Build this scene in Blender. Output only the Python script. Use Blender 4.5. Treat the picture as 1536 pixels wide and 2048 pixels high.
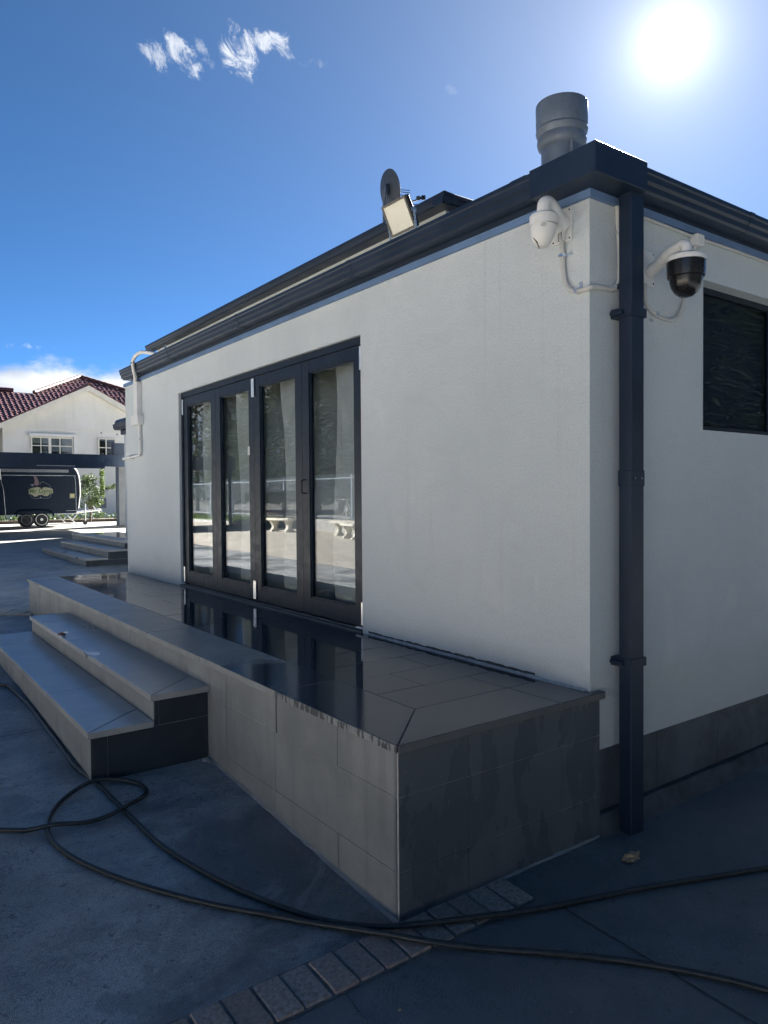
import bpy, bmesh, math, random
from mathutils import Vector, Matrix
R = math.radians
random.seed(7)
sc = bpy.context.scene
for o in list(bpy.data.objects):
    bpy.data.objects.remove(o)
C = sc.collection

# ------------------------------------------------------------------ camera
cam_d = bpy.data.cameras.new('camera')
cam = bpy.data.objects.new('camera', cam_d)
C.objects.link(cam)
sc.camera = cam
YAW, PITCH, ROLL = 0.6303, -0.0230, -0.0077
fw = Vector((math.sin(YAW)*math.cos(PITCH), math.cos(YAW)*math.cos(PITCH), math.sin(PITCH)))
rt = Vector((math.cos(YAW), -math.sin(YAW), 0))
up = rt.cross(fw)
r2 = math.cos(ROLL)*rt + math.sin(ROLL)*up
u2 = -math.sin(ROLL)*rt + math.cos(ROLL)*up
cam.matrix_world = Matrix(((r2.x, u2.x, -fw.x, -2.9493), (r2.y, u2.y, -fw.y, -2.3167), (r2.z, u2.z, -fw.z, 0.985), (0, 0, 0, 1)))
cam_d.sensor_fit = 'VERTICAL'
cam_d.sensor_height = 36.0
cam_d.lens = 36.0*1461.5/2048
cam_d.clip_start = 0.05
cam_d.clip_end = 2000

# ------------------------------------------------------------------ world, sun, exposure
SUN = Vector((0.7352, 0.4662, 0.4920)).normalized()
SKY_STRENGTH = 0.05
SUN_STRENGTH = 5.0
EXPOSURE = 2.95
sc.view_settings.view_transform = 'Standard'
sc.view_settings.look = 'None'
sc.view_settings.exposure = EXPOSURE
sc.view_settings.gamma = 1.0
sc.view_settings.use_curve_mapping = False
sc.render.engine = 'CYCLES'
sc.cycles.use_denoising = True
sc.cycles.max_bounces = 6
sc.cycles.diffuse_bounces = 4
sc.cycles.glossy_bounces = 4
sc.cycles.transmission_bounces = 4
sc.cycles.transparent_max_bounces = 12
sc.cycles.sample_clamp_indirect = 6.0


class NT:
    """small node tree helper"""
    def __init__(s, tree):
        s.t = tree
        s.t.nodes.clear()

    def n(s, typ, **kw):
        nd = s.t.nodes.new(typ)
        for k, v in kw.items():
            setattr(nd, k, v)
        return nd

    def put(s, sock, v):
        if hasattr(v, 'is_output'):
            s.t.links.new(v, sock)
        elif v is not None:
            if hasattr(sock.default_value, '__len__') and not hasattr(v, '__len__'):
                v = (v, v, v, 1)[:len(sock.default_value)]
            if hasattr(v, '__len__') and len(sock.default_value) == 4 and len(v) == 3:
                v = tuple(v)+(1,)
            sock.default_value = v

    def m(s, op, a, b=None, c=None, clamp=False):
        nd = s.n('ShaderNodeMath', operation=op, use_clamp=clamp)
        for i, v in enumerate((a, b, c)):
            if v is not None:
                s.put(nd.inputs[i], v)
        return nd.outputs[0]

    def vm(s, op, a, b=None, out=0):
        nd = s.n('ShaderNodeVectorMath', operation=op)
        s.put(nd.inputs[0], a)
        if b is not None:
            s.put(nd.inputs[1], b)
        return nd.outputs[out]

    def mix(s, f, a, b, blend='MIX'):
        nd = s.n('ShaderNodeMix', data_type='RGBA', blend_type=blend)
        s.put(nd.inputs[0], f)
        s.put(nd.inputs[6], a)
        s.put(nd.inputs[7], b)
        return nd.outputs[2]

    def noise(s, vec, scale, detail=3, rough=.55, dist=0):
        nd = s.n('ShaderNodeTexNoise')
        if vec is not None:
            s.put(nd.inputs['Vector'], vec)
        nd.inputs['Scale'].default_value = scale
        nd.inputs['Detail'].default_value = detail
        nd.inputs['Roughness'].default_value = rough
        nd.inputs['Distortion'].default_value = dist
        return nd.outputs[0]

    def ramp(s, v, lo, hi, a=0.0, b=1.0, smooth=True):
        nd = s.n('ShaderNodeMapRange', interpolation_type='SMOOTHSTEP' if smooth else 'LINEAR')
        s.put(nd.inputs[0], v)
        for i, x in enumerate((lo, hi, a, b)):
            s.put(nd.inputs[1+i], x)
        return nd.outputs[0]

    def pos(s):
        return s.n('ShaderNodeNewGeometry').outputs['Position']

    def scaled(s, v, sx, sy, sz):
        return s.vm('MULTIPLY', v, (sx, sy, sz))


def build_world():
    w = bpy.data.worlds.new('World')
    sc.world = w
    w.use_nodes = True
    w.cycles.sampling_method = 'MANUAL'
    w.cycles.sample_map_resolution = 512
    t = NT(w.node_tree)
    sky = t.n('ShaderNodeTexSky', sky_type='NISHITA')
    sky.sun_disc = False
    sky.sun_elevation = math.asin(SUN.z)
    sky.sun_rotation = math.atan2(SUN.x, SUN.y)
    sky.altitude = 100
    sky.air_density = 0.19
    sky.dust_density = 0.02
    sky.ozone_density = 3.0
    d = t.vm('NORMALIZE', t.n('ShaderNodeTexCoord').outputs['Generated'])
    col = sky.outputs[0]
    hsv = t.n('ShaderNodeHueSaturation')
    hsv.inputs['Saturation'].default_value = 1.16
    t.put(hsv.inputs['Color'], col)
    col = t.vm('MULTIPLY', hsv.outputs[0], (.95, .985, .86))
    sep = t.n('ShaderNodeSeparateXYZ')
    t.put(sep.inputs[0], d)
    z = sep.outputs[2]

    # torn wisps of cloud high up: one streaky field, kept only inside a few soft patches
    f0 = view_dir(430, 105)
    f1 = f0.cross(Vector((0, 0, 1))).normalized()
    f2 = f1.cross(f0)
    kk = t.m('MAXIMUM', t.vm('DOT_PRODUCT', d, tuple(f0), 1), .05)
    fu = t.m('DIVIDE', t.vm('DOT_PRODUCT', d, tuple(f1), 1), kk)
    fv = t.m('DIVIDE', t.vm('DOT_PRODUCT', d, tuple(f2), 1), kk)
    cmb = t.n('ShaderNodeCombineXYZ')
    t.put(cmb.inputs[0], t.m('ADD', fu, t.m('MULTIPLY', fv, .35)))
    t.put(cmb.inputs[1], t.m('MULTIPLY', fv, .72))
    cmb.inputs[2].default_value = 3.7
    nz = t.noise(cmb.outputs[0], 44, 6, .74, .6)
    big = t.noise(cmb.outputs[0], 24, 1, .5, 0)
    tex = t.m('ADD', t.m('MULTIPLY', t.m('SUBTRACT', nz, .5), 1.25), t.m('ADD', .46, t.m('MULTIPLY', big, .5)))
    front = t.m('GREATER_THAN', t.vm('DOT_PRODUCT', d, tuple(f0), 1), .3)
    total = None
    for c, wu, wv, tilt, dens, bias in WISPS:
        cu_, cv_ = Vector(c).dot(f1)/Vector(c).dot(f0), Vector(c).dot(f2)/Vector(c).dot(f0)
        du, dv = t.m('SUBTRACT', fu, cu_), t.m('SUBTRACT', fv, cv_)
        a = t.m('DIVIDE', t.m('ADD', du, t.m('MULTIPLY', dv, tilt)), wu)
        b = t.m('DIVIDE', dv, wv)
        body = t.m('SUBTRACT', 1.0, t.m('ADD', t.m('MULTIPLY', a, a), t.m('MULTIPLY', b, b)))
        mk = t.m('MULTIPLY', t.ramp(t.m('ADD', tex, t.m('ADD', bias, t.m('MULTIPLY', t.m('MAXIMUM', body, -1), .26))), .86, 1.16), t.m('MULTIPLY', t.ramp(body, -.6, .5), dens))
        total = mk if total is None else t.m('MAXIMUM', total, mk)
    col = t.mix(t.m('MULTIPLY', total, front), col, (2.5, 2.62, 2.8))
    # bank of cumulus low over the horizon, carried all the way round, unseen, to add fill
    flat = t.vm('MULTIPLY', d, (1, 1, 1.9))
    puff = t.noise(flat, 7.0, 5, .58, 0)
    broad = t.noise(t.vm('MULTIPLY', d, (1, 1, .3)), 2.2, 1, .5, 0)
    top = t.m('ADD', .160, t.m('ADD', t.m('MULTIPLY', t.m('SUBTRACT', broad, .5), .06), t.m('MULTIPLY', t.m('SUBTRACT', puff, .5), .13)))
    mask = t.ramp(t.m('SUBTRACT', top, z), -.006, .020)
    shade = t.noise(t.vm('ADD', flat, (0.03, 0.02, 0.07)), 7.0, 2, .55, 0)
    ccol = t.mix(t.ramp(shade, .38, .62), (1.15, 1.45, 1.9), (2.95, 2.95, 2.9))
    col = t.mix(t.m('MULTIPLY', mask, .95), col, ccol)
    # bright air round the sun and the sun's own glare in the sky
    cs = t.vm('DOT_PRODUCT', d, tuple(SUN), 1)
    ang = t.m('ARCCOSINE', t.m('MINIMUM', cs, .999999))
    def halo(width, amount):
        return t.m('MULTIPLY', t.m('EXPONENT', t.m('DIVIDE', ang, -width)), amount)
    glow = t.m('ADD', halo(.0225, 5.0), t.m('ADD', halo(.085, .65), halo(.27, .85)))
    sc_node = t.n('ShaderNodeVectorMath', operation='SCALE')
    sc_node.inputs[0].default_value = (.97, .985, 1.0)
    t.put(sc_node.inputs[3], glow)
    col = t.vm('ADD', col, sc_node.outputs[0])
    bg = t.n('ShaderNodeBackground')
    t.put(bg.inputs[0], col)
    bg.inputs[1].default_value = SKY_STRENGTH
    out = t.n('ShaderNodeOutputWorld')
    t.t.links.new(bg.outputs[0], out.inputs[0])


def view_dir(px, py):
    return (fw + (px-768)/1461.5*r2 - (py-1024)/1461.5*u2).normalized()


WISPS = [(view_dir(305, 106), .022, .022, .8, .6, .03), (view_dir(362, 102), .020, .030, .6, .85, .02), (view_dir(410, 108), .008, .022, .6, .35, .0),
         (view_dir(480, 106), .022, .030, .15, .95, .14), (view_dir(525, 80), .036, .016, -.5, .8, .06), (view_dir(564, 100), .020, .013, .9, .65, .05),
         (view_dir(628, 128), .022, .009, .3, .35, .05), (view_dir(60, 692), .040, .008, 1.0, .6, .0), (view_dir(905, 180), .02, .008, .8, .15, .0)]
build_world()
sd = bpy.data.lights.new('sun', 'SUN')
sd.energy = SUN_STRENGTH
sd.angle = R(.53)
sd.color = (1.0, .982, .955)
so = bpy.data.objects.new('sun', sd)
so.rotation_euler = (-SUN).to_track_quat('-Z', 'Y').to_euler()
so.location = SUN*60
C.objects.link(so)


# ------------------------------------------------------------------ materials
MATS = {}


def mat(name, fn):
    m = bpy.data.materials.new(name)
    m.use_nodes = True
    t = NT(m.node_tree)
    out = t.n('ShaderNodeOutputMaterial')
    sh = fn(t)
    t.t.links.new(sh, out.inputs[0])
    MATS[name] = m
    return m


def pbsdf(t, col, rough=.5, metal=0.0, bump=None, bs=.2, bd=.002, spec=.5, coat=0, coat_r=.1):
    p = t.n('ShaderNodeBsdfPrincipled')
    t.put(p.inputs['Base Color'], col)
    t.put(p.inputs['Roughness'], rough)
    t.put(p.inputs['Metallic'], metal)
    t.put(p.inputs['Specular IOR Level'], spec)
    t.put(p.inputs['Coat Weight'], coat)
    t.put(p.inputs['Coat Roughness'], coat_r)
    if bump is not None:
        b = t.n('ShaderNodeBump')
        b.inputs['Strength'].default_value = bs
        b.inputs['Distance'].default_value = bd
        t.put(b.inputs['Height'], bump)
        t.t.links.new(b.outputs[0], p.inputs['Normal'])
    return p.outputs[0]


def simple(name, col, rough=.5, metal=0.0, var=.12, scale=6.0, spec=.5, bumps=0.0):
    def fn(t):
        P = t.pos()
        nz = t.noise(P, scale, 5, .6)
        c = t.mix(t.ramp(nz, .3, .7), tuple(x*(1-var) for x in col), tuple(min(1, x*(1+var)) for x in col))
        rr = t.ramp(t.noise(P, scale*3, 4), .3, .7, max(.02, rough*.8), min(1, rough*1.2))
        return pbsdf(t, c, rr, metal, t.noise(P, scale*14, 4) if bumps else None, bumps, .004, spec)
    return mat(name, fn)


def m_render(t):
    P = t.pos()
    fine = t.noise(P, 260, 3, .6)
    grit = t.noise(P, 90, 4, .65)
    big = t.noise(P, .9, 4, .5)
    streak = t.noise(t.scaled(P, 5, 5, .35), 1.6, 5, .6)
    base = t.mix(t.ramp(big, .3, .7), (.635, .69, .715), (.705, .755, .775))
    base = t.mix(t.m('MULTIPLY', t.ramp(streak, .58, .8), .22), base, (.50, .48, .42))
    base = t.mix(t.ramp(t.m('ADD', t.m('MULTIPLY', fine, .6), t.m('MULTIPLY', grit, .4)), .36, .60), t.mix(.30, base, (.28, .28, .27)), base)
    pale_patch = t.ramp(t.noise(t.scaled(P, 1, 1, .6), 2.4, 5, .6, .5), .60, .72)  # faint paler patches placed by noise
    base = t.mix(t.m('MULTIPLY', pale_patch, .16), base, (.86, .86, .83))
    sep = t.n('ShaderNodeSeparateXYZ')
    t.put(sep.inputs[0], P)
    low = t.m('MULTIPLY', t.ramp(t.m('ADD', sep.outputs[2], t.m('MULTIPLY', t.noise(P, 9, 4), .3)), .30, .10), .22)
    base = t.mix(low, base, (.52, .49, .40))
    # thin runs below the gutter line, trowel sweeps and a few rain-splash specks near the foot
    runs = t.m('MULTIPLY', t.ramp(t.noise(t.scaled(P, 16, 16, .22), 1.0, 4, .62), .60, .76), t.ramp(sep.outputs[2], .9, 2.4))
    base = t.mix(t.m('MULTIPLY', runs, .20), base, (.38, .39, .37))
    trowel = t.noise(t.scaled(P, 1.4, 1.4, 2.6), 2.2, 4, .55, 1.2)
    base = t.mix(t.m('MULTIPLY', t.ramp(trowel, .45, .75), .13), base, (.47, .50, .50))
    spk = t.m('MULTIPLY', t.ramp(t.noise(P, 75, 2, .5), .70, .74), t.ramp(sep.outputs[2], .45, .05))
    base = t.mix(t.m('MULTIPLY', spk, .45), base, (.30, .28, .24))
    h = t.m('ADD', t.m('ADD', t.m('MULTIPLY', fine, .6), grit), t.m('MULTIPLY', trowel, 1.2))
    return pbsdf(t, base, .92, 0, h, .8, .006, .25)


mat('render_wall', m_render)


def wet_mask(t, P):
    sep = t.n('ShaderNodeSeparateXYZ')
    t.put(sep.inputs[0], P)
    n = t.noise(t.scaled(P, 1.0, .55, 1), 2.3, 5, .6, .4)
    # the outer 0.36 m of coping has mostly dried; water still lies against the wall and at the near end
    inner = t.ramp(sep.outputs[0], -.92, -.83)
    near = t.ramp(sep.outputs[1], 2.3, .9)
    w = t.m('ADD', t.m('MULTIPLY', t.m('MAXIMUM', inner, near), .78), t.m('MULTIPLY', n, .62))
    return t.ramp(w, .46, .90)


def m_floor(t):
    P = t.pos()
    rnd = t.n('ShaderNodeObjectInfo').outputs['Random']
    n1 = t.noise(P, 5, 6, .62)
    n2 = t.noise(P, 120, 3, .6)
    c = t.mix(t.ramp(n1, .3, .7), (.075, .082, .088), (.125, .130, .135))
    c = t.mix(t.m('MULTIPLY', rnd, .35), c, (.060, .064, .068))
    w = wet_mask(t, P)
    c = t.mix(t.m('MULTIPLY', w, .85), c, (.018, .028, .042))
    rough = t.ramp(w, 0, 1, .42, .045)
    rough = t.m('ADD', rough, t.m('MULTIPLY', t.m('SUBTRACT', t.noise(P, 14, 5, .6), .5), .10), clamp=True)
    bmp = t.m('ADD', t.m('MULTIPLY', t.noise(P, 6, 3), .7), t.m('MULTIPLY', t.m('MULTIPLY', n2, t.m('SUBTRACT', 1, w)), .5))
    return pbsdf(t, c, rough, 0, bmp, .10, .006, .32)


mat('wet_bluestone', m_floor)


def m_tread(t):
    P = t.pos()
    rnd = t.n('ShaderNodeObjectInfo').outputs['Random']
    n1 = t.noise(P, 4, 6, .62)
    c = t.mix(t.ramp(n1, .3, .7), (.33, .325, .31), (.43, .425, .405))
    c = t.mix(t.m('MULTIPLY', rnd, .55), c, (.23, .23, .225))
    pud = t.ramp(t.noise(t.scaled(P, 1, .5, 1), 3.1, 4, .55, .5), .63, .72)
    c = t.mix(t.m('MULTIPLY', pud, .55), c, (.12, .135, .15))
    rough = t.ramp(pud, 0, 1, .33, .08)
    return pbsdf(t, c, rough, 0, t.noise(P, 150, 4, .6), .10, .003, .8)


mat('bluestone_tread', m_tread)


def m_face(t):
    P = t.pos()
    rnd = t.n('ShaderNodeObjectInfo').outputs['Random']
    n1 = t.noise(P, 3.2, 6, .62, .3)
    st = t.noise(t.scaled(P, 7, 7, .5), 1.5, 5, .6)
    c = t.mix(t.ramp(n1, .28, .72), (.185, .198, .202), (.275, .288, .288))
    c = t.mix(t.m('MULTIPLY', rnd, .30), c, (.19, .20, .20))
    c = t.mix(t.m('MULTIPLY', t.ramp(st, .52, .72), .40), c, (.125, .132, .135))
    sep = t.n('ShaderNodeSeparateXYZ')
    t.put(sep.inputs[0], P)
    # near end coloured darker for wet stone and weaker light; water runs on it
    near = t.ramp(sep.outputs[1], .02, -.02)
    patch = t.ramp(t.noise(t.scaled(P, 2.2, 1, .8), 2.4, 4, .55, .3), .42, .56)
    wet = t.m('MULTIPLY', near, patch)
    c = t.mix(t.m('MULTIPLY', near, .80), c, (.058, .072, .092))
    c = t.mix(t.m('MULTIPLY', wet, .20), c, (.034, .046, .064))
    sp = t.ramp(t.noise(P, 55, 2, .5), .72, .76)
    c = t.mix(t.m('MULTIPLY', sp, .25), c, (.4, .4, .38))
    return pbsdf(t, c, t.ramp(wet, 0, 1, .6, .25), 0, t.noise(P, 110, 5, .65), .16, .003, .45)


mat('bluestone_face', m_face)


def m_drip(t):
    P = t.pos()
    sep = t.n('ShaderNodeSeparateXYZ')
    t.put(sep.inputs[0], P)
    n1 = t.noise(P, 4, 6, .62)
    c = t.mix(t.ramp(n1, .3, .7), (.22, .23, .23), (.32, .33, .325))
    dr = t.m('ADD', t.m('MULTIPLY', t.noise(t.scaled(P, 42, 42, 9), 1.0, 4, .65), .75), t.m('MULTIPLY', t.noise(P, 7, 3, .6), .28))
    reg = t.m('MAXIMUM', t.ramp(sep.outputs[1], 1.02, .95), t.ramp(sep.outputs[1], 6.6, 6.9))
    reg = t.m('MULTIPLY', reg, t.ramp(sep.outputs[0], -1.19, -1.22))
    dm = t.m('MULTIPLY', t.ramp(dr, .50, .56), reg)
    c = t.mix(t.m('MULTIPLY', dm, .85), c, (.035, .038, .042))
    up_ = t.n('ShaderNodeSeparateXYZ')
    t.put(up_.inputs[0], t.n('ShaderNodeNewGeometry').outputs['Normal'])
    top = t.m('GREATER_THAN', up_.outputs[2], .6)
    w = wet_mask(t, P)
    ct = t.mix(t.ramp(n1, .3, .7), (.235, .24, .235), (.32, .32, .31))
    ct = t.mix(t.m('MULTIPLY', w, .86), ct, (.019, .029, .043))
    c = t.mix(top, c, ct)
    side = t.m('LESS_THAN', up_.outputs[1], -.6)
    c = t.mix(t.m('MULTIPLY', side, .7), c, (.06, .062, .065))  # coping faces on the near end darkened for wet and weaker light
    rough = t.mix(top, .55, t.ramp(w, 0, 1, .36, .06))
    return pbsdf(t, c, rough, 0, t.noise(P, 90, 5, .62), .08, .003, .34)


mat('coping', m_drip)
simple('brick_joint', (.15, .145, .14), .85, 0, .35, 30, bumps=.4)
simple('pane_backing', (.095, .125, .165), .9, 0, .15, 2)
simple('plinth_stone', (.085, .098, .115), .5, 0, .3, 4)
simple('grout', (.42, .43, .42), .9, var=.2, scale=20)
simple('grout_dark', (.055, .056, .058), .7, var=.25, scale=14)


def m_metal(t):
    P = t.pos()
    n = t.noise(P, 3, 5, .6)
    c = t.mix(t.ramp(n, .3, .7), (.010, .020, .042), (.016, .030, .058))
    c = t.mix(t.m('MULTIPLY', t.ramp(t.noise(P, 40, 4, .7), .62, .8), .3), c, (.10, .10, .10))
    return pbsdf(t, c, t.ramp(n, .3, .7, .36, .5), 0, t.noise(P, 9, 2), .03, .01, .35)


mat('dark_steel', m_metal)
simple('door_paint', (.011, .020, .036), .40, var=.12, scale=5, spec=.3)
simple('chrome', (.86, .87, .88), .34, 1.0, .04)
simple('aluminium', (.70, .71, .72), .32, 1.0, .06)
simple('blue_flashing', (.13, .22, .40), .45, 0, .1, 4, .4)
simple('track_metal', (.10, .12, .14), .35, .6, .1)
simple('dish_paint', (.045, .055, .075), .5, 0, .15)
simple('white_plastic', (.74, .74, .72), .42, 0, .05)
simple('grey_conduit', (.56, .56, .54), .5, 0, .08)
simple('dark_interior', (.03, .03, .03), .9)
simple('ceiling_board', (.5, .5, .48), .9)
simple('blind_fabric', (.34, .355, .36), .9, 0, .05, 3)
simple('rubber_hose', (.026, .032, .034), .38, 0, .25, 30, .45)
simple('black_plastic', (.012, .012, .014), .25, 0, .1)
simple('lamp_reflector', (.80, .78, .66), .45, 0, .05)
simple('galvanised', (.15, .18, .22), .5, .3, .15, 7)
simple('leaf_litter', (.36, .27, .17), .85, 0, .3, 40, bumps=.4)
simple('brick_debris', (.20, .10, .07), .85, 0, .3, 30, bumps=.3)


def glass(name, tint, ior=1.52, gain=1.35, off=.02):
    def fn(t):
        ge = t.n('ShaderNodeNewGeometry')
        cs = t.m('ABSOLUTE', t.vm('DOT_PRODUCT', ge.outputs['Normal'], ge.outputs['Incoming'], 1))
        f0 = ((ior-1)/(ior+1))**2
        k = t.m('ADD', t.m('MULTIPLY', t.m('POWER', t.m('SUBTRACT', 1.0, cs), 5.0), 1-f0), f0)
        k = t.m('ADD', t.m('MULTIPLY', k, gain), off, clamp=True)
        tr = t.n('ShaderNodeBsdfTransparent')
        t.put(tr.inputs[0], tint)
        gl = t.n('ShaderNodeBsdfGlossy')
        gl.inputs['Roughness'].default_value = 0.0
        t.put(gl.inputs['Color'], (.97, .98, 1.0))
        mx = t.n('ShaderNodeMixShader')
        t.put(mx.inputs[0], k)
        t.t.links.new(tr.outputs[0], mx.inputs[1])
        t.t.links.new(gl.outputs[0], mx.inputs[2])
        return mx.outputs[0]
    return mat(name, fn)


glass('door_glass', (.95, .97, .97), 1.52, 1.2, .0)
glass('tinted_glass', (.62, .65, .68), 1.5, .30, .0)
glass('clear_glass', (.75, .78, .78), 1.5, 1.3, .02)


def m_concrete(t):
    P = t.pos()
    sep = t.n('ShaderNodeSeparateXYZ')
    t.put(sep.inputs[0], P)
    vo = t.n('ShaderNodeTexVoronoi', feature='F1', voronoi_dimensions='2D')
    nn = t.n('ShaderNodeTexNoise')
    t.put(nn.inputs['Vector'], P)
    nn.inputs['Scale'].default_value = 2.5
    sc1 = t.n('ShaderNodeVectorMath', operation='SCALE')
    t.put(sc1.inputs[0], nn.outputs[1])
    sc1.inputs[3].default_value = .8
    t.put(vo.inputs['Vector'], t.vm('ADD', P, sc1.outputs[0]))
    vo.inputs['Scale'].default_value = 1.7
    rings = t.m('SINE', t.m('MULTIPLY', t.m('ADD', vo.outputs['Distance'], t.m('MULTIPLY', t.noise(P, 26, 4, .7), .045)), 300))
    amp = t.m('MULTIPLY', t.ramp(t.noise(P, 1.7, 4), .38, .60, 0, 1), t.ramp(t.noise(P, 30, 3), .30, .60))
    n1 = t.noise(P, 1.3, 6, .6, .4)
    n2 = t.noise(P, 9, 5, .65)
    c = t.mix(t.ramp(n1, .32, .68), (.36, .365, .355), (.54, .535, .515))
    c = t.mix(t.m('MULTIPLY', t.ramp(n2, .35, .75), .45), c, (.20, .205, .205))
    c = t.mix(t.m('MULTIPLY', t.m('MULTIPLY', t.ramp(rings, .0, 1), amp), .55), c, (.09, .10, .11))
    # water left by hosing down
    wetn = t.noise(t.scaled(P, .8, 1, 1), .9, 5, .6, .6)
    right = t.ramp(sep.outputs[1], .15, -.30)
    wet = t.ramp(t.m('ADD', wetn, t.m('MULTIPLY', right, .24)), .46, .62)
    far = t.ramp(sep.outputs[1], 17, 20)
    wet = t.m('MULTIPLY', wet, t.m('SUBTRACT', 1, far))
    c = t.mix(t.m('MULTIPLY', wet, .72), c, (.050, .064, .078))
    # dry, dusty islands with ragged edges, then splashes and stains
    dry = t.m('MULTIPLY', t.ramp(t.noise(P, 1.9, 7, .66, .8), .52, .62), t.m('SUBTRACT', 1, t.m('MULTIPLY', right, .85)))
    c = t.mix(t.m('MULTIPLY', dry, .50), c, (.48, .46, .44))
    damp = t.ramp(t.noise(t.vm('ADD', P, (7, 3, 0)), 2.7, 7, .68, .5), .54, .565)
    c = t.mix(t.m('MULTIPLY', damp, .30), c, (.13, .145, .155))
    sp = t.ramp(t.noise(P, 20, 4, .6, .3), .64, .67)
    c = t.mix(t.m('MULTIPLY', sp, .55), c, (.05, .05, .052))
    agg = t.noise(P, 210, 3, .7)
    c = t.mix(t.m('MULTIPLY', t.ramp(agg, .46, .60), .55), c, (.10, .105, .11))
    c = t.mix(t.m('MULTIPLY', t.ramp(t.noise(P, 60, 3, .7), .56, .68), .45), c, (.11, .115, .12))
    c = t.mix(t.m('MULTIPLY', t.ramp(t.noise(P, 150, 2, .5), .70, .74), .5), c, (.60, .59, .56))
    c = t.mix(far, c, (.30, .285, .255))
    rough = t.ramp(wet, 0, 1, .62, .30)
    h = t.m('ADD', t.m('MULTIPLY', t.m('MULTIPLY', rings, amp), .40), t.m('ADD', t.m('MULTIPLY', n2, .8), t.m('MULTIPLY', t.noise(P, 90, 5, .75), 1.3)))
    return pbsdf(t, c, rough, 0, h, .55, .005, .5)


mat('swirled_concrete', m_concrete)


def m_brick(t):
    P = t.pos()
    rnd = t.n('ShaderNodeObjectInfo').outputs['Random']
    c = t.mix(rnd, (.37, .27, .225), (.47, .375, .32))
    c = t.mix(t.ramp(t.noise(P, 60, 4, .7), .35, .7), c, (.22, .17, .145))
    c = t.mix(t.m('MULTIPLY', t.ramp(t.noise(P, 180, 3, .6), .6, .72), .5), c, (.38, .35, .31))
    return pbsdf(t, c, .75, 0, t.noise(P, 130, 5, .7), .6, .004, .4)


mat('clay_paver', m_brick)
simple('dry_paver', (.52, .47, .40), .85, 0, .2, 9, bumps=.3)


def m_pavers(t):
    P = t.pos()
    br = t.n('ShaderNodeTexBrick')
    t.put(br.inputs['Vector'], P)
    br.inputs['Scale'].default_value = 1.0
    br.inputs['Brick Width'].default_value = .4
    br.inputs['Row Height'].default_value = .4
    br.inputs['Mortar Size'].default_value = .012
    t.put(br.inputs['Color1'], (.57, .515, .43))
    t.put(br.inputs['Color2'], (.51, .46, .385))
    t.put(br.inputs['Mortar'], (.16, .14, .11))
    c = t.mix(t.m('MULTIPLY', t.ramp(t.noise(P, 1.5, 5), .4, .7), .35), br.outputs[0], (.30, .26, .20))
    return pbsdf(t, c, .8, 0, t.noise(P, 40, 4), .2, .004)


mat('courtyard_paver', m_pavers)


def foliage(name, a, b, tr=.25):
    def fn(t):
        rnd = t.noise(t.pos(), 2.2, 4, .6)
        c = t.mix(t.ramp(rnd, .3, .7), a, b)
        p = pbsdf(t, c, .5, 0, None, spec=.4)
        tl = t.n('ShaderNodeBsdfTranslucent')
        t.put(tl.inputs[0], t.mix(.5, c, (.12, .17, .03)))
        mx = t.n('ShaderNodeMixShader')
        mx.inputs[0].default_value = tr
        t.t.links.new(p, mx.inputs[1])
        t.t.links.new(tl.outputs[0], mx.inputs[2])
        return mx.outputs[0]
    return mat(name, fn)


foliage('shrub_leaf', (.045, .075, .030), (.10, .14, .05))
foliage('shrub_tip', (.13, .19, .05), (.22, .28, .09))
foliage('conifer_leaf', (.014, .026, .014), (.035, .055, .025), .12)
foliage('grass', (.06, .11, .03), (.11, .17, .05))
simple('bark', (.10, .075, .055), .9, 0, .3, 12, bumps=.5)


def m_cream(t):
    P = t.pos()
    st = t.noise(t.scaled(P, 3, 3, .35), 1.2, 5, .6)
    c = t.mix(t.ramp(t.noise(P, .6, 4), .3, .7), (.70, .68, .62), (.80, .785, .73))
    c = t.mix(t.m('MULTIPLY', t.ramp(st, .52, .75), .25), c, (.50, .47, .40))
    return pbsdf(t, c, .85, 0, t.noise(P, 20, 5, .65), .3, .01, .3)


mat('cream_render', m_cream)
simple('cream_paint', (.78, .74, .64), .6, 0, .05, 3)
simple('white_paint', (.80, .79, .75), .5, 0, .04, 3)
simple('roof_tile', (.105, .034, .040), .36, 0, .35, 4, .6)
simple('ridge_tile', (.13, .062, .05), .6, 0, .25, 4)
simple('net_curtain', (.42, .42, .40), .9, 0, .1, 3)
simple('trailer_paint', (.004, .011, .026), .42, 0, .1, 3, .14)
simple('skylit_edge_grey', (.16, .17, .19), .35, .3, .1, 3)
simple('trim_grey', (.30, .32, .35), .4, .5, .08)
simple('tyre_rubber', (.012, .012, .013), .7, 0, .2)
simple('galv_bright', (.62, .63, .62), .36, .7, .1)
simple('logo_cream', (.24, .24, .17), .5, 0, .12, 8)
simple('logo_green', (.06, .11, .035), .5, 0, .1)
simple('logo_outline', (.11, .13, .18), .5, 0, .1)
simple('logo_pink', (.12, .08, .10), .5, 0, .1)
simple('logo_white', (.45, .47, .48), .5, 0, .05)
simple('sticker_yellow', (.50, .42, .16), .5, 0, .1)
simple('bench_stone', (.56, .52, .43), .85, 0, .15, 8, bumps=.3)
simple('garden_block', (.30, .29, .27), .85, 0, .2, 5, bumps=.3)
simple('fence_steel', (.16, .19, .22), .4, 0, .1)
simple('grey_wall', (.24, .245, .25), .85, 0, .1, 3)
simple('concrete_kerb', (.055, .064, .074), .8, 0, .3, 7, bumps=.4)


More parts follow.
